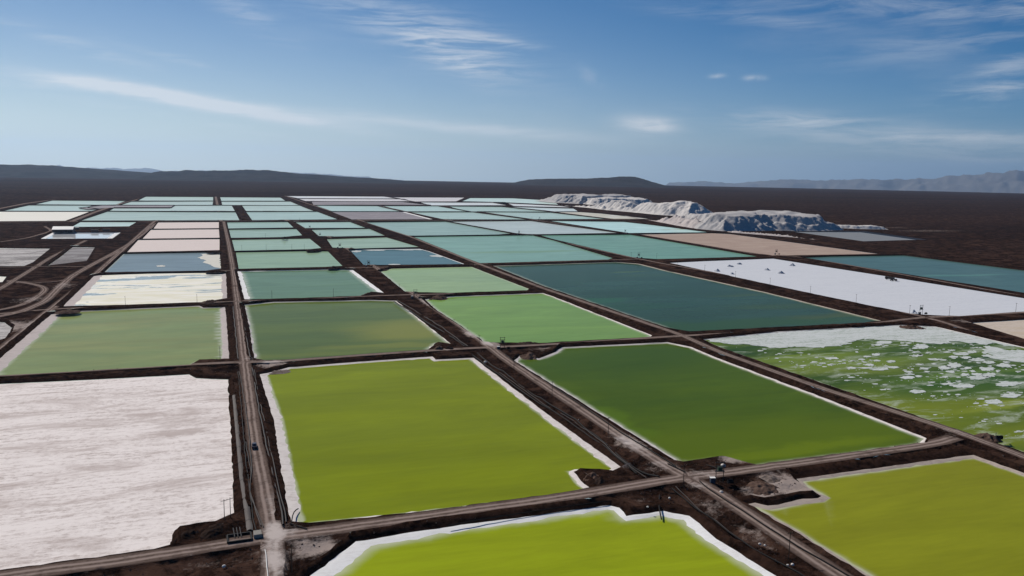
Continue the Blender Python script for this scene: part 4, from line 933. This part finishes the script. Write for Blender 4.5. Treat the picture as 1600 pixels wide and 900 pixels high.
# ------------------------------------------------------------------ poles, frames, boxes: mesh kit
class MB:
    def __init__(s): s.v, s.f = [], []
    def box(s, cx, cy, cz, sx, sy, sz, taper=1.0):
        b = len(s.v)
        for dz, t in ((-.5, 1), (.5, taper)):
            for dx, dy in ((-.5, -.5), (.5, -.5), (.5, .5), (-.5, .5)): s.v.append((cx+dx*sx*t, cy+dy*sy*t, cz+dz*sz))
        s.f += [[b+3, b+2, b+1, b], [b+4, b+5, b+6, b+7]]+[[b+i, b+(i+1) % 4, b+4+(i+1) % 4, b+4+i] for i in range(4)]; return s
    def rod(s, a, b_, r0, r1=None, n=8, cap=True):
        r1 = r0 if r1 is None else r1; a = Vector(a); b_ = Vector(b_); d = (b_-a).normalized(); u = d.orthogonal().normalized(); v = d.cross(u); k = len(s.v)
        for c, r in ((a, r0), (b_, r1)):
            for i in range(n): s.v.append(tuple(c+u*(r*math.cos(2*math.pi*i/n))+v*(r*math.sin(2*math.pi*i/n))))
        s.f += [[k+i, k+(i+1) % n, k+n+(i+1) % n, k+n+i] for i in range(n)]
        if cap: s.f += [list(range(k+n-1, k-1, -1)), list(range(k+n, k+2*n))]
        return s
    def prism(s, prof, y0, y1):
        """profile in x,z extruded along y"""
        k = len(s.v); n = len(prof)
        s.v += [(x, y0, z) for x, z in prof]+[(x, y1, z) for x, z in prof]
        s.f += [list(range(k, k+n)), list(range(k+2*n-1, k+n-1, -1))]+[[k+(i+1) % n, k+i, k+n+i, k+n+(i+1) % n] for i in range(n)]; return s
    def build(s, name, mat, parent): return mesh_obj(name, s.v, s.f, mat, parent, origin=np.zeros(3))
MAT_WOOD = plain('weathered_pole_wood', (.055, .042, .034), .85)
MAT_STEEL = plain('dark_steel', (.045, .045, .048), .55, .3)
MAT_GREENBOX = plain('green_transformer_paint', (.035, .06, .045), .5)
MAT_CABINET = plain('grey_blue_cabinet_paint', (.05, .06, .085), .5)
MAT_WHITE = plain('white_sheet', (.78, .77, .74), .5, var=.06)
MAT_CERAMIC = plain('porcelain', (.30, .22, .18), .3)
MAT_BLACK = plain('black_rubber', (.015, .015, .016), .6)
def place(root, x, y, z, rz=0.0): root.location = (x, y, z); root.rotation_euler = (0, 0, rz)
def make_pole(h=8.6):
    r = empty('utility_pole', (0, 0, 0))
    MB().rod((0, 0, -.5), (0, 0, h), .14, .10).build('post', MAT_WOOD, r)
    MB().box(0, 0.12, h-.55, 2.0, .10, .12).build('crossarm', MAT_WOOD, r)
    for x in (-.95, 0.35, .95): MB().rod((x, .12, h-.48), (x, .12, h-.22), .06, .04, 6).build('insulator', MAT_CERAMIC, r)
    return r
POLE0 = make_pole()
ORD = ['first', 'second', 'third', 'fourth', 'fifth', 'sixth', 'seventh', 'eighth', 'ninth', 'tenth', 'eleventh', 'twelfth', 'thirteenth', 'fourteenth', 'fifteenth', 'sixteenth', 'seventeenth', 'eighteenth', 'nineteenth', 'twentieth']
n_pole = [0]
def pole(x, y, z, rz, label, group):
    o = POLE0 if n_pole[0] == 0 else copy_tree(POLE0); n_pole[0] += 1
    place(o, x, y, z, rz); tag(o, label, 'utility pole', group)
zr = T+.25
k = 0
for y in [192, 253, 316, 382, 441, 509, 571, 635, 699, 763, 827, 891, 955, 1020, 1085, 1150]:
    pole(164.6+.4*nz(y, 1, 30), y, zr, 0, 'wooden utility pole along the long diagonal road, %s from the photo bottom' % ORD[k], 'poles along the long diagonal road'); k += 1
for k, (px, py) in enumerate([(100, 481), (196, 478), (308, 474.5), (425, 468.5), (521, 465), (617, 461)]):
    x, y = G(px, py, zr); pole(x, y, zr, math.pi/2, 'utility pole on the dike before the muted teal pond, %s from the left' % ORD[k], 'poles along the cross dike')
for k, (px, py) in enumerate([(1518, 513.5), (1421, 491.5), (1337.5, 473.5), (1266, 459.5), (1203, 446), (1149, 435), (1101, 424.5), (1059, 416.5), (1026, 404.5), (986, 403)]):
    x, y = G(px, py, zr); pole(x, y, zr, 0, 'utility pole on the dike left of the white dry pond, %s from the nearest' % ORD[k], 'poles beside the white dry pond')
for k, (px, py) in enumerate([(1483, 493.5), (1587, 487.5)]):
    x, y = G(px, py, zr); pole(x, y, zr, math.pi/2, 'utility pole along the near white dry pond edge, %s right of the crossing' % ORD[k], 'poles on the near edge of the white dry pond')
for k, (px, py) in enumerate([(378, 392), (416, 391), (456, 390.5), (475.5, 390)]):
    x, y = G(px, py, zr); pole(x, y, zr, math.pi/2, 'far utility pole on the dike between the two mint ponds, %s from the left' % ORD[k], 'poles on the mint pond dike')
for k, (px, py) in enumerate([(415, 372), (491, 372), (468, 346), (700, 344), (831, 343.5)]):
    x, y = G(px, py, zr); pole(x, y, zr, math.pi/2, 'tiny distant utility pole among the pale aqua ponds, %s from the left' % ORD[(0, 2, 1, 3, 4)[k]], 'distant poles among the pale ponds')
pole(*G(344, 562, .6), .6, 0, 'thin pole on the salt rim at the right end of the pale grey-green pond', 'poles on salt rims')
pole(*G(456, 893, zr), zr, 0, 'pole beside the whitened road at the bottom, left of the bottom lime pond', 'poles on salt rims')

# transformer frames: two posts, beams, transformers on a platform, a cabinet on the ground
def make_frame():
    r = empty('transformer_frame', (0, 0, 0)); h = 8.2
    for x in (-1.5, 1.5): MB().rod((x, 0, -.5), (x, 0, h), .16, .12).build('post', MAT_WOOD, r)
    for z in (4.0, 6.3, 7.7): MB().box(0, 0, z, 3.9, .22, .2).build('beam', MAT_STEEL, r)
    MB().box(0, 0, 4.2, 3.4, 1.5, .16).build('platform', MAT_STEEL, r)
    t = MB().box(0, 0, 5.05, 1.7, 1.2, 1.5).build('transformer', MAT_GREENBOX, r)
    for x in (-.5, 0, .5): MB().rod((x, 0, 5.8), (x, 0, 6.15), .08, .05, 6).build('bushing', MAT_CERAMIC, t)
    for x in (-1.1, 0, 1.1): MB().rod((x, -.1, 7.8), (x, -.1, 8.15), .07, .05, 6).build('insulator', MAT_CERAMIC, r)
    c = MB().box(-3.4, -1.6, 1.1, 1.8, 1.3, 2.2).build('cabinet', MAT_CABINET, r)
    MB().box(-3.4, -1.6, 2.26, 2.1, 1.6, .12).build('cabinet_roof', MAT_WHITE, c)
    p_ = MB().box(3.6, -2.0, .55, 2.2, 1.5, .9).rod((2.6, -2.0, 1.2), (4.6, -2.0, 1.2), .42, .42, 10).build('pump_set', MAT_BLACK, r)
    return r
FR0 = make_frame(); nf = [0]
for px, py, z, lb in [(1124, 752, T, 'transformer frame with dark cabinet at the foreground crossing of the diagonal road'), (785, 545, T, 'pair of posts with transformer behind the far left corner of the dark green pond'), (649, 465.5, T, 'transformer frame at the crossing beside the light green pond, third crossing up the diagonal road'),
                      (576, 416.5, T, 'transformer frame at the near left corner of the steel blue pond'), (531, 388, T, 'transformer frame at the far left corner of the steel blue pond'), (500, 370.5, T, 'transformer frame on the diagonal road beside the narrow mint strip'), (484, 358, T, 'smallest transformer frame up the diagonal road, near the straight cross dike'),
                      (998, 403.5, T, 'transformer frame at the far left tip of the white dry pond'), (1439, 490.5, T, 'transformer frame at the near left corner of the white dry pond'), (977, 364.5, T, 'far transformer frame between turquoise pond and whitish pond'), (811, 366.5, T, 'far transformer frame left of the turquoise pond, beside the green cloudy one'),
                      (843, 343.5, T, 'far transformer frame on the straight cross dike'), (1213, 397.5, T, 'transformer frame at the corner of the tan dry pond and the deep teal pond')]:
    o = FR0 if nf[0] == 0 else copy_tree(FR0); nf[0] += 1
    x, y = G(px, py, z); place(o, x, y, z, -.25 if nf[0] == 1 else 0); tag(o, lb, 'transformer frame', 'transformer frames at the crossings')

# black lined sump at the lower left crossing
r = empty('brine_sump', (*G(374, 842, T+.2), T+.2), 0.02); tag(r, 'black square sump with pipes pouring in, at the lower left crossing', 'sump')
for a, b, sx, sy in ((0, -2.6, 7.4, .5), (0, 2.6, 7.4, .5), (-3.6, 0, .5, 4.7), (3.6, 0, .5, 4.7)): MB().box(a, b, .25, sx, sy, 1.1).build('wall', MAT_BLACK, r)
MB().box(0, 0, -.1, 6.8, 4.7, .1).build('liner_floor', MAT_LINER, r)
for x in (-1.6, -.6, .4): MB().rod((x, 5.5, 1.5), (x+.3, .6, .3), .16, .16).build('inlet_pipe', MAT_STEEL, r)
MB().box(5.6, .2, .5, 2.6, 3.6, 1.6, .94).build('pump_house', plain('grey_concrete', (.26, .245, .22), .8), r)
for k, (px, py, m__) in enumerate([(351, 818, 0), (360.5, 815, 0)]):
    x, y = G(px, py, .7); o = copy_tree(POLE0); place(o, x, y, .7, .3); tag(o, ['left', 'right'][k]+' pole of the close pair at the corner of the white dry pond', 'utility pole', 'pole pair behind the sump')
r = empty('pump', (*G(1560, 686, T), T), -.4); tag(r, 'black pump with short outlet pipe on the reddish heap by the floe pond', 'pump')
MB().box(0, 0, .3, 3.2, 1.6, .4).build('skid', MAT_STEEL, r); MB().rod((-1.2, 0, 1.1), (.8, 0, 1.1), .6, .6, 12).build('motor', MAT_BLACK, r)
MB().rod((.8, 0, 1.0), (1.7, 0, 1.0), .8, .8, 12).build('pump_casing', MAT_BLACK, r); MB().rod((1.3, 0, 1.2), (3.2, 2.6, .1), .28, .28).build('outlet_pipe', MAT_BLACK, r); MB().rod((-1.2, .2, 1.2), (-1.2, .2, 3.0), .12, .12).build('exhaust', MAT_STEEL, r)

# ------------------------------------------------------------------ pipes laid along the dikes
MAT_PIPE = plain('pale_grey_pipe', (.085, .078, .074), .7); MAT_PIPED = plain('dark_pipe', (.016, .015, .015), .6)
from mathutils.bvhtree import BVHTree
TERRAIN = BVHTree.FromPolygons([(float(a), float(b), float(c)) for a, b, c in zip(CX, CY, CZ)], gf+rf)
def zat(x, y):
    hit = TERRAIN.ray_cast(Vector((float(x), float(y), 60)), Vector((0, 0, -1)))[0]
    return hit.z if hit is not None else T*.6
def pipeline(label, px, r, mat, group, lift=.32, sway=.5, drop=None, zpx=None):
    line = [G(*q, T if zpx is None else zpx) for q in px]; pts = []
    for i in range(len(line)-1):
        a, b = line[i], line[i+1]; k = max(2, int(np.linalg.norm(b-a)/3))
        pts += [a+(b-a)*s/k for s in range(k)]
    pts.append(line[-1]); pts = np.array(pts)
    for _ in range(2): pts[1:-1] = .25*pts[:-2]+.5*pts[1:-1]+.25*pts[2:]
    zs = np.array([(drop(i/(len(pts)-1)) if drop else zat(q[0], q[1])) for i, q in enumerate(pts)])
    if not drop:                                     # a stiff pipe bridges the small hollows
        for _ in range(3): zs[1:-1] = np.maximum(zs[1:-1], (zs[:-2]+zs[2:])/2)
    P3 = [Vector((q[0]+sway*nz(q[0], q[1], 13, 31), q[1], zs[i]+lift)) for i, q in enumerate(pts)]
    n = 7; V, F = [], []
    for i, q in enumerate(P3):
        d = (P3[min(i+1, len(P3)-1)]-P3[max(i-1, 0)]).normalized(); u = d.cross(Vector((0, 0, 1))).normalized(); v = u.cross(d)
        for k in range(n): a = 2*math.pi*k/n; V.append(tuple(q+u*(r*math.cos(a))+v*(r*math.sin(a))))
    for i in range(len(P3)-1): F += [[i*n+k, i*n+(k+1) % n, (i+1)*n+(k+1) % n, (i+1)*n+k] for k in range(n)]
    c = P3[len(P3)//2]
    return tag(mesh_obj('pipeline', V, F, mat, smooth=True, origin=np.array(c)), label, 'pipeline', group)
G1, G2 = 'pipes on the left dike', 'pipes along the diagonal road'
pipeline('pale pipe right of the left dike road, running down to the sump crossing', [(394, 576), (400, 612), (408, 660), (420, 712), (430, 756), (438, 780), (442, 822)], .30, MAT_PIPE, G1)
pipeline('second pale pipe close along the bright lime pond side of the left dike', [(397, 578), (403, 612), (412, 655), (425, 712), (436, 760), (443, 785), (447, 818)], .22, MAT_PIPE, G1)
pipeline('thin pale pipe hugging the left edge of the left dike road', [(374, 582), (384, 640), (389, 675), (392, 712), (394, 728), (390, 764), (400, 800), (407, 824)], .20, MAT_PIPE, G1)
pipeline('slack pipe curving between the liner strip and the left dike road', [(384, 690), (392, 735), (391, 775), (404, 806), (411, 826)], .16, MAT_PIPE, G1)
pipeline('dark pipe lying left of the liner strip on the left dike', [(372, 582), (378, 650), (384, 712), (391, 775), (399, 832)], .20, MAT_PIPED, G1)
pipeline('pale pipe up the left dike past the grey-green pond', [(391, 560), (386, 530), (380, 500), (376.5, 480)], .35, MAT_PIPE, G1)
pipeline('pale pipe along the left side of the left dike beside the grey-green ponds', [(372, 562), (369, 530), (366, 500), (364, 480)], .35, MAT_PIPE, G1)
pipeline('upper dark pipe beside the diagonal road, between lime and dark green ponds', [(746, 551), (767, 568), (789, 582), (811, 599), (840, 620), (869, 636), (901, 656), (929, 677), (948, 692), (979, 721), (1004, 735), (1029, 747)], .38, MAT_PIPED, G2)
pipeline('lower dark pipe beside the diagonal road, nearest the lime pond rim', [(738, 553), (765, 573), (786, 588), (808, 604), (840, 627), (863, 639), (889, 657), (922, 680), (947, 697), (975, 721), (995, 737)], .32, MAT_PIPED, G2)
pipeline('pale thin pipe between the two dark pipes of the diagonal road', [(780, 580), (811, 602), (850, 630), (900, 659), (950, 698), (985, 727), (1010, 742)], .18, MAT_PIPE, G2)
pipeline('long pipe beside the diagonal road beyond the second crossing, left one', [(615, 470), (640, 484), (665, 501), (694, 518), (714, 532), (726, 541)], .42, MAT_PIPED, G2)
pipeline('long pale pipe beside the diagonal road beyond the second crossing', [(620, 468), (645, 482), (670, 499), (698, 516), (720, 532), (731, 540)], .3, MAT_PIPE, G2)
pipeline('dark pipe on the far edge of the diagonal road by the dark green pond', [(790, 556), (830, 581), (870, 609), (920, 643), (975, 681), (1030, 714), (1055, 731)], .28, MAT_PIPED, G2)
pipeline('dark pipe descending left of the road at the bottom right', [(1050, 762), (1067, 775), (1087, 790), (1105, 803), (1138, 827), (1160, 844), (1192, 864), (1229, 885), (1262, 906)], .28, MAT_PIPED, G2)
pipeline('thin pale pipe descending left of the road at the bottom right', [(1056, 760), (1078, 780), (1100, 798), (1128, 818), (1150, 834), (1180, 854)], .14, MAT_PIPE, G2)
pipeline('dark pipe right of the road at the bottom right, beside the lime pond rim', [(1094, 754), (1108, 768), (1135, 785), (1164, 803), (1213, 835), (1255, 862), (1307, 891), (1340, 910)], .24, MAT_PIPED, G2)
pipeline('black pipe slanting over the bank into the dark green pond', [(1122, 735), (1108, 727), (1094, 719)], .26, MAT_PIPED, 'short pipes over the banks', drop=lambda t: T+.1-1.9*max(0, t-.3)/.7)
pipeline('black pipe slanting over the bank left of the slender pole', [(1071, 740), (1056, 733), (1043, 727)], .24, MAT_PIPED, 'short pipes over the banks')
pipeline('black curved pipe hanging down the bank to the bottom lime pond', [(1031, 774), (1028, 789), (1034, 805)], .26, MAT_PIPED, 'short pipes over the banks', drop=lambda t: T-.2-1.6*t)
pipeline('black bent pipe reaching over the salt rim of the bright lime pond at lower left', [(465, 789), (457, 796), (455.5, 817)], .2, MAT_PIPED, 'short pipes over the banks', drop=lambda t: .6+1.6*t)
pipeline('long thin black pipe lying along the dark slope above the bottom lime pond', [(700, 822), (780, 808), (880, 793), (989, 779), (1056, 771)], .16, MAT_PIPED, 'short pipes over the banks', drop=lambda t: 1.25, zpx=1.3)
pipeline('white pipe at the bottom, left edge of the whitened road', [(414, 862), (417, 880), (419, 905)], .14, MAT_WHITE, G1)
pipeline('black pipe crossing from the lime pond corner to the whitened road', [(453, 819), (466, 825), (480, 829)], .2, MAT_PIPED, 'short pipes over the banks')

# grey plastic liner strip with dark straps on the left dike
ln = [G(*q, T) for q in [(366, 616), (369, 648), (372, 680), (375, 710), (378, 742), (384, 780), (389, 815), (391, 836)]]
pts = []
for i in range(len(ln)-1):
    k = max(2, int(np.linalg.norm(ln[i+1]-ln[i])/2)); pts += [ln[i]+(ln[i+1]-ln[i])*s/k for s in range(k)]
pts = np.array(pts)
c0 = pts[len(pts)//2]; r = root_at('liner_strip', (float(c0[0]), float(c0[1]), T)); tag(r, 'long grey plastic liner strip with dark straps on the left dike', 'liner strip')
lz = np.array([zat(q[0], q[1]) for q in pts])
for _ in range(6): lz[1:-1] = np.maximum(lz[1:-1], (lz[:-2]+lz[2:])/2)
V, F = [], []
for i, q in enumerate(pts):
    for k in range(7):
        u = (k-3)/3; wv_ = 1.0+.12*nz(q[0], q[1], 6, 1)
        V.append((q[0]+u*wv_, q[1], lz[i]+.25+.45*(1-u*u)+.06*nz(q[0]*3, q[1], 1.5, k)))
F = [[i*7+k, i*7+k+1, (i+1)*7+k+1, (i+1)*7+k] for i in range(len(pts)-1) for k in range(6)]
mesh_obj('liner_sheet', V, F, plain('grey_liner_sheet', (.12, .106, .098), .7), r, smooth=True)
for i in range(4, len(pts)-3, 9):
    q = pts[i]; zz_ = lz[i]+.1
    VV = [(q[0]+u*1.08, q[1]+dy+.3*u, zz_+.2+.48*(1-u*u)+.06+dz) for dz in (0,) for dy in (-.12, .12) for u in (-1, -.6, -.2, .2, .6, 1)]
    mesh_obj('strap', VV, [[k, k+1, 7+k, 6+k] for k in range(5)], MAT_BLACK, r)

# ------------------------------------------------------------------ vehicles
MAT_PAINT = plain('dark_blue_paint', (.02, .025, .05), .35, var=.1); MAT_GLASS = plain('dark_glass', (.02, .025, .03), .1, var=.1)
MAT_TRUCK = plain('dusty_dark_truck_paint', (.05, .045, .04), .6); MAT_LAMP = plain('lamp_glass', (.6, .6, .58), .2)
def wheel(parent, x, y, r, w_):
    o = MB().rod((x-w_/2, y, r), (x+w_/2, y, r), r, r, 14).build('wheel', MAT_BLACK, parent)
    MB().rod((x-w_/2-.02, y, r), (x+w_/2+.02, y, r), r*.55, r*.55, 10).build('rim', MAT_STEEL, o)
r = empty('pickup_truck', (*G(397.5, 699, T+.4), T+.4), -.05); tag(r, 'small dark blue pickup truck on the left dike road', 'pickup truck')
MB().prism([(-.95, .45), (.95, .45), (.95, 1.0), (-.95, 1.0)], -2.6, 2.6).build('body', MAT_PAINT, r)
MB().box(0, .35, 1.4, 1.75, 2.0, .8, .82).build('cab', MAT_PAINT, r)
MB().box(0, .35, 1.45, 1.80, 1.7, .45, .86).build('window', MAT_GLASS, r)
for s in (-.92, .92): MB().box(s, -1.75, 1.15, .08, 1.7, .3).build('bed_side', MAT_PAINT, r)
MB().box(0, -2.58, 1.12, 1.84, .06, .28).build('tailgate', MAT_PAINT, r)
for s in (-.7, .7): MB().box(s, 2.62, .85, .3, .05, .18).build('headlight', MAT_LAMP, r)
for sx in (-.85, .85):
    for sy in (-1.65, 1.7): wheel(r, sx, sy, .42, .28)
r = empty('dump_truck', (*G(1390, 437, .4), .4), 0.35); tag(r, 'dark dump truck on the white dry pond below its far dike', 'dump truck')
MB().box(0, 0, 1.1, 2.4, 10.5, .5).build('chassis', MAT_STEEL, r)
MB().box(0, 4.2, 2.4, 2.6, 2.2, 2.3, .92).build('cab', MAT_TRUCK, r); MB().box(0, 5.2, 2.8, 2.2, .2, .9).build('windscreen', MAT_GLASS, r)
MB().prism([(-1.35, 1.5), (1.35, 1.5), (1.6, 3.3), (-1.6, 3.3)], -5.2, 2.7).build('dump_body', MAT_TRUCK, r)
for s in (-.9, .9): MB().box(s, 5.36, 1.6, .35, .06, .25).build('headlight', MAT_LAMP, r)
for sx in (-1.15, 1.15):
    for sy in (-3.8, -2.5, 3.6): wheel(r, sx, sy, .58, .45)
r = empty('wheel_loader', (*G(1397, 439, .4), .4), 0.9); tag(r, 'dark wheel loader right beside the dump truck on the white dry pond', 'wheel loader')
MB().box(0, -1.6, 1.7, 2.2, 3.4, 1.4, .9).build('engine_body', MAT_TRUCK, r); MB().box(0, .3, 2.7, 1.6, 1.6, 1.7, .9).build('cab', MAT_GLASS, r)
MB().prism([(-1.5, .3), (1.5, .3), (1.5, 1.4), (-1.5, 1.4)], 3.2, 4.4).build('bucket', MAT_STEEL, r)
for s in (-.7, .7): MB().rod((s, .8, 1.8), (s, 3.4, .9), .16, .16, 6).build('lift_arm', MAT_STEEL, r)
for sx in (-1.1, 1.1):
    for sy in (-1.9, 1.5): wheel(r, sx, sy, .75, .55)

# ------------------------------------------------------------------ the shed at the upper left
a, b = G(82, 363.2, T), G(113.5, 363.2, T); wd_ = float(np.linalg.norm(b-a)); yb_ = float((a[1]+b[1])/2)
r = empty('long_shed', (float((a[0]+b[0])/2), yb_+14, T)); tag(r, 'long open-fronted shed with white roof beside the small mirror pond', 'shed')
MAT_WALL = plain('grey_brown_wall', (.10, .08, .075), .8); hh = 5.0
MB().box(0, 13.6, hh/2, wd_-.3, .3, hh).build('back_wall', MAT_WALL, r)
for s in (-1, 1): MB().box(s*(wd_/2-.2), 0, hh/2, .3, 27, hh).build('end_wall', MAT_WALL, r)
MB().box(0, -13.75, hh-.9, wd_-1, .25, 1.6).build('front_fascia', MAT_WALL, r)
nb = 8
for i in range(nb+1): MB().box((i/nb-.5)*(wd_-1.4), -13.6, hh/2-.9, .5, .5, hh-1.8).build('post', MAT_WALL, r)
for i in range(nb): 
    if i % 2 == 0: MB().box(((i+.5)/nb-.5)*(wd_-1.4), -13.3, (hh-1.9)/2-.2, wd_/nb-1.2, .12, hh-2.4).build('door', MAT_STEEL, r)
rf_ = MB()
for s in (-1, 1):
    y0_, y1_ = s*15, 0; k = len(rf_.v)
    rf_.v += [(-wd_/2-.6, y0_, hh+.05), (wd_/2+.6, y0_, hh+.05), (wd_/2+.6, 0, hh+4.6), (-wd_/2-.6, 0, hh+4.6), (-wd_/2-.6, y0_, hh+.3), (wd_/2+.6, y0_, hh+.3), (wd_/2+.6, 0, hh+4.85), (-wd_/2-.6, 0, hh+4.85)]
    rf_.f += [[k+3, k+2, k+1, k], [k+4, k+5, k+6, k+7], [k, k+1, k+5, k+4], [k+1, k+2, k+6, k+5], [k+3, k, k+4, k+7]]
rf_.build('roof', MAT_WHITE, r)
for s in (-1, 1): 
    k = s*(wd_/2-.3); m2 = MB(); m2.v = [(k-.1, -13.6, hh), (k-.1, 13.6, hh), (k-.1, 0, hh+4.1), (k+.1, -13.6, hh), (k+.1, 13.6, hh), (k+.1, 0, hh+4.1)]; m2.f = [[0, 2, 1], [3, 4, 5], [0, 3, 5, 2], [1, 2, 5, 4]]; m2.build('gable', MAT_WALL, r)
r = empty('small_hut', (*G(119, 358, T), T)); tag(r, 'small pale hut just right of the long white-roofed shed', 'hut')
MB().box(0, 0, 1.4, 9, 4, 2.8).build('wall', MAT_WALL, r); MB().box(0, 0, 2.95, 9.8, 4.8, .3).build('roof', MAT_WHITE, r); MB().box(-1.5, -2.03, 1.0, 1.1, .1, 2.0).build('door', MAT_STEEL, r)
for lb, px, py, m_ in (('dark container by the track right of the white-roofed shed', 148, 361.5, MAT_STEEL), ('pale container farther right of the white-roofed shed', 166, 360.5, MAT_WALL)):
    r = empty('container', (*G(px, py, T), T)); tag(r, lb, 'container', 'containers by the shed')
    MB().box(0, 0, 1.45, 12, 2.5, 2.6).build('box', m_, r); MB().box(6.05, 0, 1.4, .08, 2.2, 2.3).build('door', MAT_CABINET, r)

# loose stones strewn over the near benches: far too many to count
rs = random.Random(11); V, F = [], []
cand = np.where(~isroad & ~iscrest & (np.hypot(CX, CY) < 620) & (CY > 150))[0].tolist(); rs.shuffle(cand)
for i in cand[:5200]:
    sz = .12+.5*rs.random()**4; x, y, z = CX[i]+rs.uniform(-1, 1), CY[i]+rs.uniform(-1, 1), CZ[i]; b0 = len(V)
    for k in range(5): a = k*1.257+rs.random(); V.append((x+sz*math.cos(a)*rs.uniform(.7, 1.2), y+sz*math.sin(a)*rs.uniform(.7, 1.2), z-.15))
    V.append((x+rs.uniform(-.3, .3)*sz, y+rs.uniform(-.3, .3)*sz, z+sz*rs.uniform(.5, 1.0)))
    F += [[b0+k, b0+(k+1) % 5, b0+5] for k in range(5)]
tag(mesh_obj('rubble', V, F, soil_mat('rubble_stone', (.02, .013, .010), (.12, .085, .07), pale=(.40, .36, .33), sc=.6)), kind='stuff')

# scattered pale salt blocks on the benches
MAT_BLOCK = plain('salt_block', (.62, .58, .54), .9)
def rock(px, py, s, label, seed):
    x, y = G(px, py, T); c = np.array([x, y, zat(x, y)-.1]); bpy_v = []
    import bmesh
    bm = bmesh.new(); bmesh.ops.create_icosphere(bm, subdivisions=2, radius=s*.55)
    for v in bm.verts: v.co *= 1+.35*mnoise.noise(v.co*(1.3/s)+Vector((seed, 0, 0))); v.co.z *= .7
    me = bpy.data.meshes.new('salt_block'); bm.to_mesh(me); bm.free(); me.materials.append(MAT_BLOCK)
    o = bpy.data.objects.new('salt_block', me); COL.objects.link(o); o.location = (x, y, T+.25); tag(o, label, 'salt block', 'salt blocks strewn on the dikes')
for k, (px, py, s, lb) in enumerate([(1187, 851, .9, 'pale salt block left of the bottom right road, upper of two pairs'), (1195, 853, .7, 'smaller pale salt block just right of the upper pair, bottom right road'), (1231, 884, .7, 'small pale block in the lower pair by the bottom right road'), (1238, 883, 1.0, 'biggest pale block of the lower pair by the bottom right road'),
                                   (1204, 827, .8, 'pale salt block right of the bottom right road'), (1046, 779, .9, 'pale salt block on the dark bench below the foreground road'), (1012, 793, .8, 'pale salt block low on the dark bench by the bottom lime pond'), (350, 886, 1.1, 'pale salt block on brown ground below the lower left road'), (758, 566, 1.6, 'white salt block beside the pipes near the second crossing'), (1127, 770, 1.4, 'white salt block below the foreground transformer frame'), (1130, 728, 2.0, 'large white salt block on the bank behind the foreground transformer frame')]):
    rock(px, py, s, lb, k*3.3)

# ------------------------------------------------------------------ haze
MAT_HAZE = bpy.data.materials.new('air_haze'); MAT_HAZE.use_nodes = True
tn = MAT_HAZE.node_tree; tn.nodes.clear()
pv = tn.nodes.new('ShaderNodeVolumePrincipled'); pv.inputs['Color'].default_value = (.46, .655, .95, 1); pv.inputs['Density'].default_value = 1.85e-5; pv.inputs['Anisotropy'].default_value = 0.4
tn.links.new(pv.outputs[0], tn.nodes.new('ShaderNodeOutputMaterial').inputs['Volume'])
HX, ZLO, ZHI = 56000.0, -2600.0, 1500.0
hv = [(x, y, z) for z in (ZLO, ZHI) for y in (-HX, HX) for x in (-HX, HX)]
hf = [[0, 2, 3, 1], [4, 5, 7, 6], [0, 1, 5, 4], [2, 6, 7, 3], [0, 4, 6, 2], [1, 3, 7, 5]]
tag(mesh_obj('haze', hv, hf, MAT_HAZE), kind='stuff')
